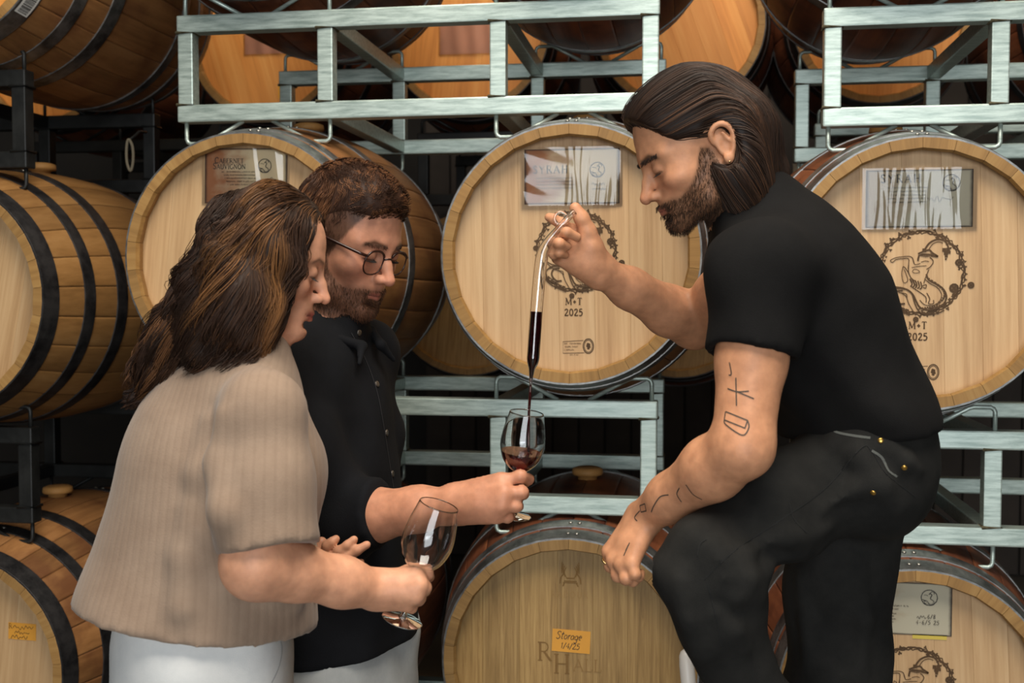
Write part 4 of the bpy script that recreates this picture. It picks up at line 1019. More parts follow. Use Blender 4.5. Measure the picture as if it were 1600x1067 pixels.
def man_long_hair():
    base = J(1300, 1000, 1.76); sole = .25
    t = person('man with long dark hair and black t-shirt, one knee raised, pouring red wine', (base[0], base[1], sole))
    SL, EL, WL = J(1188, 428, 1.575), J(1160, 698, 1.53), J(1006, 808, 1.70)
    SR, ER, WR = J(1174, 414, 1.89), J(1084, 508, 2.04), J(938, 424, 1.895)
    hipL, kneeL, ankL = J(1342, 735, 1.68), J(1098, 892, 1.56), J(1300, 1265, 1.64)
    hipR, kneeR, ankR = J(1350, 735, 1.83), J(1312, 1080, 1.82), J(1300, 1568, 1.84)
    H = Head(J(1091, 240, 1.735), frame(PI+PSI+math.radians(4), math.radians(27)), .94, .90)
    neck = J(1180, 330, 1.74); chest = J(1232, 430, 1.745)
    U = np.array([-math.sin(PSI), math.cos(PSI), 0])      # across the shoulders (away from the camera)
    lo = np.array([-.30, 1.25, .2]); hi = np.array([1.05, 2.25, 2.0])
    hands = [(np.minimum.reduce([WR, J(850, 320, 1.86)])-.03, np.maximum.reduce([WR, J(905, 440, 1.9)])+.03)]
    v = Vol(lo, hi, .0024, [(H.w((.0, 0, 0))-.135, H.w((0, 0, 0))+.145), (J(945, 905, 1.72)-.03, J(1015, 800, 1.66)+.04), (J(855, 445, 1.88)-.03, J(945, 320, 1.86)+.03)], .007)
    build_head(v, H, ear_r=False, ex=-.022, ez=-.010, back=.022)
    v.cone(H.w((-.03, 0, -.02)), neck, .056, .066, .02)
    v.loft([(neck+DOWN*.02, .07, .06), (chest, .14, .09), (J(1275, 510, 1.75), .14, .095), (J(1318, 615, 1.75), .11, .06), (J(1342, 700, 1.75), .11, .055)], U, .03)
    for s, e, w in ((SL, EL, WL), (SR, ER, WR)):
        v.cone(chest, s, .06, .06, .03); v.chain([s, s*.5+e*.5, e], [.052, .047, .041], .02)
        m = e*.72+w*.28; v.chain([e, m, e*.3+w*.7, w], [.041, .0435, .034, .0265], .02)
    v.chain([hipL, J(1215, 790, 1.63), kneeL, J(1122, 962, 1.575), J(1154, 1035, 1.59), ankL], [.060, .050, .042, .036, .032, .028], .02); v.chain([hipR, kneeR, ankR], [.062, .050, .040], .02)
    # raised right hand, palm to the camera, fingers folded, forefinger and thumb at the tube
    d = 1.885
    z = lambda a, b, dd: J(815+a/6.67, 320+b/6.67, dd)
    mc = [z(520, 275, d), z(450, 350, d+.004), z(395, 450, d+.003), z(385, 550, d-.002)]
    fg = [[z(420, 200, d-.018), z(335, 150, d-.022), z(285, 130, d-.018)],
          [z(395, 290, d-.034), z(470, 285, d-.050), z(575, 335, d-.038)],
          [z(330, 400, d-.036), z(390, 400, d-.052), z(475, 430, d-.038)],
          [z(335, 510, d-.032), z(390, 500, d-.044), z(450, 525, d-.030)]]
    build_hand(v, WR, mc, fg, [z(735, 430, d-.012), z(690, 270, d-.020), z(625, 140, d-.026), z(560, 35, d-.028)], rf=.0094, rp=.0150)
    v.ell(z(660, 520, d-.010), (.026, .016, .034), None, .02)
    # left hand hanging from the knee
    mc = [J(953, 862, 1.705), J(960, 876, 1.685), J(973, 883, 1.665), J(988, 880, 1.652)]
    fg = [[J(954, 884, 1.700), J(966, 895, 1.700), J(978, 897, 1.705)], [J(965, 899, 1.675), J(978, 906, 1.683), J(989, 904, 1.690)],
          [J(978, 903, 1.655), J(989, 908, 1.665), J(998, 903, 1.675)], [J(992, 897, 1.645), J(999, 901, 1.655), J(1002, 895, 1.665)]]
    build_hand(v, WL, mc, fg, [J(985, 845, 1.735), J(972, 868, 1.745), J(975, 885, 1.740), J(982, 895, 1.732)], rf=.0088, rp=.0138)
    V, Q = v.surface(); V = relax(V, Q, 1, .4)
    P = H.loc(V); isf = (np.abs(P[:, 0]) < .16) & (np.abs(P[:, 1]) < .12) & (P[:, 2] > -.13) & (P[:, 2] < .17)
    cl = ([-.05, -.012, .012, .030, .055, .070, .085, .13], [-.03, .0, .012, -.014, -.040, -.047, -.0425, -.0425])
    def mask(p):
        x, y, zz = p[:, 0], p[:, 1], p[:, 2]; up = np.interp(x, *cl); m = np.clip((up-zz)/.008, 0, 1)*np.clip((x+.012)/.012, 0, 1)
        m = m*(zz > -.125)*(1-np.exp(-(((zz+.0605)/.007)**4))*(np.abs(y) < .020)*(x > .080)); return m*.9
    col = np.tile(C3(204, 148, 112), (len(V), 1)); fc = face_color(P[isf], (206, 150, 114), beard=lambda p: mask(p)*.62, brow=(44, 30, 22)); col[isf] = fc
    part('body', np_mesh('body', V, Q, M_skin, col), t)
    beard_part(v, H, mask, 6500, .0072, [C3(44, 29, 20), C3(62, 42, 28), C3(82, 56, 36)], .00030, t, 21, V[isf])
    br = lambda p: np.exp(-(((p[:, 2]-.0275)/.004)**2))*(np.abs(p[:, 1]) > .012)*(np.abs(p[:, 1]) < .054)*(p[:, 0] > .04)
    o = beard_part(v, H, br, 420, .0045, [C3(40, 27, 20)], .00026, t, 22, V[isf]); o.name = 'eyebrows'; lashes(H, t, 5, (28, 20, 16))
    # hair: combed back, falling to the shoulders
    hv = Vol(H.w((0, 0, 0))-np.array([.17, .14, .16]), H.w((0, 0, 0))+np.array([.20, .14, .17]), .004)
    k = H.k
    hv.ell(H.w((-.006, 0, .050)), (.094, .085, .086), H.R, 0); hv.ell(H.w((.042, 0, .086)), (.046, .062, .034), H.R, .02)
    n_ = H.d((.86, 0, -.51)); hv.plane(H.w((.080, 0, .092)), n_)
    for s in (1, -1): hv.ell(H.w((-.018, s*.095, -.004)), (.022, .040, .036), H.R, .01, 's')
    hv.ell(H.w((.040, 0, -.060)), (.070, .2, .085), H.R, .02, 's')
    A = H.w((-.062, 0, .045)); hv.chain([A, J(1158, 205, 1.735), J(1196, 266, 1.735)], [.052, .046, .028], .03)
    for dd in (-.05, 0, .05): hv.chain([H.w((-.070, -dd*1.1, .01)), J(1150, 262, 1.735+dd), J(1160, 300, 1.735+dd), J(1150+abs(dd)*200, 322, 1.73+dd)], [.042, .036, .028, .016], .03)
    hv.ell(H.w((-.014, .095, -.004)), (.025, .032, .036), H.R, .008, 's')
    rt = np.array([math.cos(PSI), math.sin(PSI), 0])
    def flow(P, tt):
        p = H.loc(P); w = np.clip((-.02-p[:, 0])/.07, 0, 1)[:, None]; below = np.clip((.05-p[:, 2])/.10, 0, 1)[:, None]
        w = np.maximum(w, below*.8*(p[:, 0:1] < .02)); return H.d((-1, 0, .02))*(1-w)+(DOWN*.95+rt*.38)*w
    wav = lambda S: (np.sin(np.linspace(0, 5, S.shape[1])[None, :, None]+S[:, :1, :1]*90)*.0022*np.linspace(0, 1, S.shape[1])[None, :, None])*np.array([1, .6, .3])
    hair_part('hair', hv, 4200, flow, 15, .0105, lambda tt: .0004+.0022*tt, .00062, [C3(36, 24, 17), C3(44, 29, 20), C3(54, 36, 25), C3(76, 50, 33)], t, 31, wav, None, None, C3(36, 24, 18))
    # earring
    obj_ = obj('earring', *lathe([(.0001, -.0022), (.0016, -.0015), (.0022, 0), (.0016, .0015), (.0001, .0022)], 12), M_gold, t, True); obj_.location = Vector(H.w((-.016, .087, -.034)))-Vector(t.location)
    # t-shirt
    s = Vol(np.array([-.02, 1.30, 1.05]), np.array([.95, 2.2, 1.80]), .006)
    s.loft([(neck+J(1190, 345, 1.74)*0+DOWN*.005, .085, .075), (J(1218, 408, 1.745), .160, .102), (J(1256, 485, 1.75), .176, .122), (J(1308, 585, 1.75), .164, .108), (J(1342, 668, 1.75), .168, .100), (J(1348, 705, 1.75), .168, .098)], U, .04)
    for sh, e, tt, r0, r1 in ((SL, EL, .52, .070, .060), (SR, ER, .34, .058, .056)):
        s.cone(chest*.6+sh*.4, sh, .095, .075, .03); s.cone(sh, sh+(e-sh)*(tt+.25), r0, r1, .03)
    for sh, e, tt in ((SL, EL, .47), (SR, ER, .20)):
        c = sh+(e-sh)*(tt+.005); d_ = (e-sh)/np.linalg.norm(e-sh)
        # open sleeve end: remove what lies past the hem close to the arm axis
        e2 = c+d_*.16; s.op(lambda x, y, zz, c=c, d_=d_: np.maximum(-((x-c[0])*d_[0]+(y-c[1])*d_[1]+(zz-c[2])*d_[2]), np.sqrt((x-c[0]-d_[0]*.08)**2+(y-c[1]-d_[1]*.08)**2+(zz-c[2]-d_[2]*.08)**2)-.115), c-.25, c+.25, .004, 's')
        s.cone(c-d_*.012, e2, .052, .056, .004, 's')
    s.cone(neck+(neck-H.w((0, 0, 0)))*.02, H.w((-.02, 0, -.06)), .062, .075, .006, 's')
    up = (J(1385, 700, 1.75)-neck); up /= np.linalg.norm(up)
    def folds(x, y, zz):
        q = (x-neck[0])*up[0]+(y-neck[1])*up[1]+(zz-neck[2])*up[2]; a = (x-neck[0])*up[2]-(zz-neck[2])*up[0]
        return .0030*np.sin(q*38+a*30+np.sin(y*18)*1.4)*np.clip((q-.18)*6, 0, 1)+.0022*np.sin(a*55+q*17+y*23)
    s.wrinkle(folds); s.plane(J(1372, 668, 1.75), (.12, 0, -1)); garment('t_shirt', s, M_black, t, 2)
    # work trousers
    p = Vol(np.array([-.05, 1.28, .30]), np.array([1.05, 2.15, 1.30]), .007)
    p.loft([(J(1320, 622, 1.75), .148, .090), (J(1335, 668, 1.75), .160, .094), (J(1352, 715, 1.75), .164, .096), (J(1350, 745, 1.75), .156, .086)], U, .03)
    p.chain([J(1340, 740, 1.68), J(1215, 795, 1.63), kneeL], [.088, .068, .060], .04)
    p.chain([kneeL, J(1122, 962, 1.575), J(1154, 1035, 1.59), ankL+(kneeL-ankL)*.2], [.062, .056, .049, .044], .03)
    p.chain([J(1332, 745, 1.83), J(1312, 900, 1.82), J(1308, 1080, 1.82), ankR+np.array([0, 0, .06])], [.090, .082, .080, .086], .04)
    p.plane(J(1326, 628, 1.75), J(1308, 585, 1.75)-J(1352, 690, 1.75))
    def ridge(pts, r=.007, k=.022, d0=1.3):
        q = [w_ for w_ in (trace(p, a, b, d0) for a, b in pts) if w_[0] is not None]
        if len(q) > 1: p.chain([w_[0]-w_[1]*r*.35 for w_ in q], [r*.6]+[r]*(len(q)-2)+[r*.5], k)
    for pts in ([(1130, 905), (1165, 900), (1200, 888), (1245, 868)], [(1120, 925), (1150, 935), (1180, 930)], [(1125, 870), (1170, 862), (1230, 842), (1300, 826)], [(1375, 745), (1340, 762), (1290, 800)], [(1300, 690), (1340, 715), (1380, 760), (1400, 790)], [(1120, 955), (1150, 985), (1170, 1020)], [(1062, 900), (1075, 960), (1100, 1020)], [(1395, 700), (1420, 720), (1440, 735)], [(1250, 905), (1262, 970), (1258, 1040)], [(1340, 880), (1352, 960), (1346, 1040)]): ridge(pts)
    kn = J(1080, 850, 1.54)
    def pf(x, y, zz):
        q = np.sqrt((x-kn[0])**2+(zz-kn[2])**2); return .006*np.sin(x*46+zz*30+np.sin(y*14+zz*20)*1.3)*(.4+.6*np.exp(-((q-.1)/.12)**2))+.003*np.sin(zz*34-x*22+y*10)
    p.wrinkle(pf)
    tr = garment('trousers', p, M_denim, t)
    # waistband, pocket rivets, belt, cuff stitching
    for px, py in ((1376, 688), (1413, 731), (1364, 770), (1427, 655)):
        q, n = trace(p, px, py, 1.35)
        if q is None: continue
        o = obj('rivet', *lathe([(.0042, 0), (.0038, .0010), (.0020, .0015), (.0001, .0016)], 12), M_brass, tr, True)
        o.location = Vector(q); o.rotation_euler = Vector(n).to_track_quat('Z', 'Y').to_euler()
    M_seam = plain('seam_thread', lin(15, 15, 14), .9); M_ink2 = plain('tattoo_ink', lin(74, 62, 52), .7)
    fix(ink_on_skin('seam', p, [[(1100, 905), (1150, 858), (1220, 812), (1290, 762), (1345, 700), (1362, 705), (1385, 740), (1430, 775)], [(1233, 785), (1240, 810), (1260, 832)], [(1090, 868), (1094, 850), (1104, 842)], [(1105, 910), (1118, 960), (1128, 1010)]], 1.30, .0016, M_seam, t), t)
    fix(ink_on_skin('pocket_edge', p, [[(1294, 660), (1305, 674), (1330, 680), (1360, 684)], [(1362, 704), (1378, 715), (1388, 735), (1402, 745)]], 1.30, .0035, plain('pocket_lining', lin(84, 86, 82), .9), t), t)
    for tl in ([[(1150, 590), (1151, 634)], [(1137, 607), (1152, 612), (1170, 611)], [(1152, 612), (1178, 623)]], [[(1134, 643), (1168, 657), (1164, 669), (1132, 656), (1134, 643)], [(1132, 656), (1135, 664), (1160, 680), (1170, 668), (1168, 657)]],
               [[(1140, 566), (1143, 584), (1139, 586)]], [[(1062, 762), (1058, 772), (1065, 784)], [(1072, 757), (1083, 772), (1097, 780)]], [[(1045, 773), (1032, 776), (1022, 790), (1018, 800)], [(1000, 790), (1008, 787), (1010, 798), (1002, 800), (1000, 790)], [(1000, 798), (992, 808), (996, 814)]], [[(984, 848), (978, 860), (982, 852), (975, 868)]]):
        fix(ink_on_skin('tattoo', v, tl, 1.25, .0018, M_ink2, t), t)
    # ring on the left hand
    rg = J(953.5, 875, 1.702); o = obj('ring', *tube([(.0118*math.cos(a), .0118*math.sin(a), 0) for a in np.linspace(0, 2*PI, 20)[:-1]], .0016, 6, False, True), M_gold, t, True); o.location = Vector(rg)-Vector(t.location); o.rotation_euler = (.5, .2, 0)
    shoe(t, ankR, sole, (-1, -.15, 0), M_boot); shoe(t, ankL, float(ankL[2])-.085, (-1, -.15, 0), M_boot)
    # what he stands on, below the picture: a two-step wooden platform
    st = thing('step_stool', 'wooden two step stool under the boots of the man pouring wine', 'stool', (ankR[0], ankR[1], 0)); sw = M_stavepale
    def plank(nm, c, sz):
        V_, F_ = box((0, 0, 0), sz, .004); o = obj(nm, V_, F_, sw, st); o.location = Vector(c)-Vector(st.location); return o
    cx = float(ankR[0])-.06; cy = float(ankR[1]); plank('tread', (cx, cy, .232), (.42, .26, .036))
    for sx in (-.16, .16):
        for sy in (-.10, .10): plank('leg', (cx+sx, cy+sy, .107), (.045, .045, .214))
    zl = float(ankL[2])-.085; cx = float(ankL[0])-.06; cy = float(ankL[1])-.02; plank('tread', (cx, cy, zl-.018), (.36, .17, .036))
    for sx in (-.14, .14):
        for sy in (-.06, .06): plank('leg', (cx+sx, cy+sy, (zl-.036)/2), (.04, .04, zl-.036))
    return H
HA = man_long_hair()
def forearm(v, e, w, r0=.041, r1=.0265, bul=.0435):
    v.chain([e, e*.72+w*.28, e*.3+w*.7, w], [r0, bul, (bul+r1)/2, r1], .02)
def man_glasses():
    t = person('man with short brown hair, glasses and black button shirt, holding out a wine glass', J(540, 1000, 1.98)*np.array([1, 1, 0]))
    yaw = PSI-math.radians(26); fw = np.array([math.cos(yaw), math.sin(yaw), 0]); lf = np.array([-math.sin(yaw), math.cos(yaw), 0])
    D = 1.97; k888 = 1750/D
    H = Head(J(541, 380, D), frame(PSI-math.radians(30), math.radians(22)), 1.0)
    neck = J(512, 508, D+.02); ch = J(488, 610, D)
    SR, SL = J(492, 565, D)-lf*.160, J(488, 565, D)+lf*.150
    ER, WR = J(535, 812, 1.83), J(708, 788, 1.745)
    EL, WL = J(575, 800, 2.10), J(540, 850, 1.95)
    v = Vol(np.array([-1.0, 1.40, .0]), np.array([.05, 2.4, 1.78]), .0024, [(H.w((0, 0, 0))-.135, H.w((0, 0, 0))+.145), (J(690, 830, 1.80)-.03, J(835, 725, 1.70)+.04)], .008)
    build_head(v, H, ear_l=False, ex=-.01)
    v.cone(H.w((-.03, 0, -.02)), neck, .056, .064, .02)
    v.loft([(neck+DOWN*.03, .07, .06), (ch, .14, .085), (J(494, 700, D), .13, .085), (J(504, 830, D), .125, .085), (J(520, 960, D), .125, .085)], lf, .03)
    for s, e, w in ((SR, ER, WR), (SL, EL, WL)):
        v.cone(ch, s, .06, .05, .03); v.chain([s, s*.5+e*.5, e], [.050, .046, .040], .02)
    forearm(v, ER, WR, .042, .027, .042)
    v.cone(EL, WL, .036, .026, .02)
    hp = J(528, 960, D)
    for s in (-1, 1):
        h = hp+lf*s*.085; v.chain([h, np.array([h[0], h[1], .50]), np.array([h[0], h[1], .10])-fw*.02], [.070, .050, .038], .02)
    mc = [J(784, 752, 1.722), J(788, 771, 1.706), J(784, 790, 1.706), J(776, 806, 1.716)]
    fg = [[J(813, 744, 1.716), J(826, 749, 1.744), J(818, 757, 1.768)], [J(815, 769, 1.706), J(818, 772, 1.738), J(806, 774, 1.762)],
          [J(806, 790, 1.708), J(809, 791, 1.736), J(798, 792, 1.760)], [J(793, 808, 1.718), J(797, 808, 1.742), J(788, 806, 1.758)]]
    build_hand(v, WR, mc, fg, [J(738, 768, 1.780), J(770, 757, 1.792), J(792, 754, 1.790), J(808, 750, 1.776)], rf=.0098, rp=.0165)
    V, Q = v.surface(); V = relax(V, Q, 1, .4); P = H.loc(V); isf = (np.abs(P[:, 0]) < .16) & (np.abs(P[:, 1]) < .12) & (P[:, 2] > -.13) & (P[:, 2] < .17)
    cl = ([-.05, -.012, .012, .030, .055, .070, .085, .13], [-.03, .005, .004, -.030, -.050, -.050, -.0435, -.0435])
    def mask(p):
        x, y, zz = p[:, 0], p[:, 1], p[:, 2]; up = np.interp(x, *cl); m = np.clip((up-zz)/.012, 0, 1)*np.clip((x+.012)/.012, 0, 1)
        return m*(zz > -.118)*(1-np.exp(-(((zz+.0605)/.007)**4))*(np.abs(y) < .020)*(x > .080))
    def hairshade(p):   # cropped sides
        hl = np.interp(p[:, 0], [-.2, .02, .042, .062, .085], [-.05, -.022, .018, .066, .088]); return np.clip((p[:, 2]-hl)/.01, 0, 1)*.8
    col = np.tile(C3(200, 142, 112), (len(V), 1)); fc = face_color(P[isf], (204, 146, 118), beard=lambda p: np.maximum(mask(p)*.6, hairshade(p)), brow=(70, 46, 32)); col[isf] = fc
    part('body', np_mesh('body', V, Q, M_skin, col), t)
    beard_part(v, H, mask, 6000, .0065, [C3(58, 38, 26), C3(84, 54, 36), C3(112, 74, 50)], .00028, t, 41, V[isf])
    br = lambda p: np.exp(-(((p[:, 2]-.0275)/.004)**2))*(np.abs(p[:, 1]) > .012)*(np.abs(p[:, 1]) < .054)*(p[:, 0] > .04)
    o = beard_part(v, H, br, 380, .004, [C3(70, 46, 32)], .00024, t, 42, V[isf]); o.name = 'eyebrows'; lashes(H, t, 6, (40, 28, 22))
    # hair: longer on top, cropped sides
    hv = Vol(H.w((0, 0, 0))-.16, H.w((0, 0, 0))+.19, .004)
    hv.ell(H.w((-.014, 0, .050)), (.099, .079, .0905), H.R, 0); hv.ell(H.w((.006, 0, .092)), (.078, .064, .048), H.R, .02); hv.ell(H.w((.050, 0, .094)), (.024, .050, .018), H.R, .02)
    hv.plane(H.w((.080, 0, .086)), H.d((.80, 0, -.60))); hv.ell(H.w((.05, 0, .0)), (.065, .2, .060), H.R, .02, 's'); hv.ell(H.w((-.012, -.09, .0)), (.024, .03, .040), H.R, .01, 's'); hv.ell(H.w((-.03, 0, -.09)), (.12, .2, .062), H.R, .01, 's')
    def flow(p, tt):
        q = H.loc(p); top = np.maximum(np.clip((q[:, 2]-.085)/.03, 0, 1), np.clip((q[:, 0]-.02)/.02, 0, 1)*(q[:, 2] > .05))[:, None]; return H.d((.55, -.6, .2))*top+H.d((.1, 0, -1))*(1-top)
    wav = lambda S: np.sin(np.linspace(0, 4, S.shape[1])[None, :, None]+S[:, :1, :1]*160+S[:, :1, 2:3]*90)*.0025*np.linspace(0, 1, S.shape[1])[None, :, None]*np.array([.6, .8, 1])
    cols = [C3(58, 36, 24), C3(74, 46, 30), C3(96, 62, 40), C3(120, 80, 52)]
    hair_part('hair', hv, 6000, flow, 8, .0042, lambda tt: .0006+.005*tt, .00045, cols, t, 43, wav, lambda p: H.loc(p)[:, 2] > .062, None, C3(62, 40, 28), None, (160, .45, .0022))
    hs = V[isf][(hairshade(P[isf]) > .3) & (P[isf][:, 0] < .066)]; hair_part('cropped_hair', v, 11000, flow, 3, .0020, lambda tt: .0004+.0010*tt, .00022, [C3(74, 50, 36), C3(94, 66, 48), C3(122, 92, 70)], t, 44, None, None, None, None, hs)
    # spectacles
    g = put('spectacles', None, t); g.location = -Vector(t.location); M_frame = plain('tortoise_frame', lin(48, 26, 20), .25, 0, .2)
    m, nt, bs = new_mat('lens_glass'); nt.nodes.remove(bs); out = [n for n in nt.nodes if n.type == 'OUTPUT_MATERIAL'][0]
    a_ = N(nt, 'ShaderNodeBsdfTransparent'); a_.inputs[0].default_value = (.96, .94, .92, 1); b_ = N(nt, 'ShaderNodeBsdfGlossy'); b_.inputs['Roughness'].default_value = .02; mx = N(nt, 'ShaderNodeMixShader'); mx.inputs[0].default_value = .05
    L(nt, a_.outputs[0], mx.inputs[1]); L(nt, b_.outputs[0], mx.inputs[2]); L(nt, mx.outputs[0], out.inputs[0])
    for s in (-1, 1):
        cy = s*.034; rim = [(.094-.10*abs(y_)*.35, y_, z_) for y_, z_ in [(cy+.0245*math.copysign(abs(math.cos(a))**.8, math.cos(a)), -.001+.0205*math.copysign(abs(math.sin(a))**.85, math.sin(a))-.0015*(math.sin(a) < 0)) for a in np.linspace(0, 2*PI, 29)[:-1]]]
        V_, F_ = tube([H.w(p) for p in rim], .0014, 6, False, True); obj('rim', V_, F_, M_frame, g, True)
        V_, F_ = tube([H.w((p[0]+.0008, p[1], p[2])) for p in rim if p[2] > .006], .0021, 6); obj('brow_bar', V_, F_, M_frame, g, True)
        obj('lens', [H.w(p) for p in rim], [list(range(len(rim)))], m, g)
        V_, F_ = tube([H.w(p) for p in [(.094-.035*.056, s*.058, .010), (.080, s*.067, .011), (.03, s*.0735, .012), (-.008, s*.080, .014), (-.03, s*.078, .0)]], .0028, 6); obj('temple_arm', V_, F_, M_frame, g, True)
    V_, F_ = tube([H.w(p) for p in [(.093, -.0105, .004), (.099, -.004, .008), (.099, .004, .008), (.093, .0105, .004)]], .0016, 6); obj('bridge', V_, F_, M_frame, g, True)
    # shirt
    s = Vol(np.array([-1.05, 1.55, .75]), np.array([.05, 2.45, 1.62]), .006)
    s.loft([(neck+DOWN*.005, .080, .072), (J(484, 575, D), .165, .090), (J(482, 640, D), .176, .114), (J(492, 740, D), .172, .120), (J(514, 850, D), .173, .122), (J(524, 1030, D), .182, .130)], lf, .04)
    for sh, e, q in ((SR, ER, 1.04), (SL, EL, 1.0)): s.cone(ch*.6+sh*.4, sh, .09, .068, .03); s.chain([sh, sh*.5+e*.5, sh+(e-sh)*q], [.068, .062, .060], .03)
    s.cone(ER, ER+(WR-ER)/np.linalg.norm(WR-ER)*.11, .060, .057, .02); s.cone(EL, WL, .055, .048, .03)
    dr = (WR-ER)/np.linalg.norm(WR-ER); cf = ER+dr*.075
    s.op(lambda x, y, zz: np.maximum(-((x-cf[0])*dr[0]+(y-cf[1])*dr[1]+(zz-cf[2])*dr[2]), np.sqrt((x-cf[0]-dr[0]*.06)**2+(y-cf[1]-dr[1]*.06)**2+(zz-cf[2]-dr[2]*.06)**2)-.085), cf-.2, cf+.2, .004, 's')
   
    cn = H.w((-.02, 0, -.06)); s.cone(neck, cn, .060, .072, .006, 's')
    s.wrinkle(lambda x, y, zz: .0035*np.sin(zz*30+x*24+np.sin(y*16+zz*9)*1.6)+.0025*np.sin(x*52-zz*24+y*30)); s.plane(J(525, 1000, D), (0.0, 0, -1)); garment('shirt', s, M_navy, t, 2)
    # collar, placket, buttons
    cl_ = Vol(neck-.16, neck+.16, .004); 
    for sd in (-1, 1):
        pts = [neck-fw*.076+lf*sd*.012+DOWN*-.020, neck-fw*.03+lf*sd*.080+DOWN*-.008, neck+fw*.040+lf*sd*.078+DOWN*.012, neck+fw*.092+lf*sd*.030+DOWN*.034, neck+fw*.104+lf*sd*.056+DOWN*.064]
        cl_.chain(pts, [.008, .009, .0095, .009, .004], .006)
    garment('collar', cl_, M_navy, t)
    def on_shirt(px, py): return trace(s, px, py, 1.4)
    M_button = plain('dark_button', lin(70, 62, 54), .3)
    fix(ink_on_skin('placket', s, [[(548, 520), (570, 560), (588, 610), (598, 660), (606, 710), (614, 760), (620, 790)]], 1.4, .0022, plain('placket_edge', lin(34, 34, 38), .9), t, .001), t)
    for px, py in ((561, 520), (589, 600), (604, 676), (613, 740), (618, 960)):
        q, n = on_shirt(px, py)
        if q is None: continue
        o = obj('button', *lathe([(.0055, 0), (.0055, .0016), (.0030, .0022), (.0001, .0016)], 14), M_button, t, True); o.location = Vector(q)-Vector(t.location); o.rotation_euler = Vector(n).to_track_quat('Z', 'Y').to_euler()
    # chinos
    p = Vol(np.array([-.95, 1.55, .05]), np.array([.05, 2.4, 1.02]), .008)
    p.loft([(J(522, 945, D), .140, .090), (J(526, 1010, D), .152, .100), (J(530, 1080, D), .164, .112)], lf, .03)
    for sd in (-1, 1):
        h = hp+lf*sd*.088; p.chain([np.array([h[0], h[1], .86]), np.array([h[0], h[1], .48]), np.array([h[0], h[1], .09])-fw*.02], [.098, .078, .072], .03)
    p.wrinkle(lambda x, y, zz: .003*np.sin(zz*36+x*20+np.sin(y*20)*1.2)); tr = garment('trousers', p, M_grey, t)
    for sd in (-1, 1):
        h = hp+lf*sd*.088; shoe(t, np.array([h[0], h[1], .10])-fw*.02, 0.0, fw, M_boot)
    return H
HB = man_glasses()
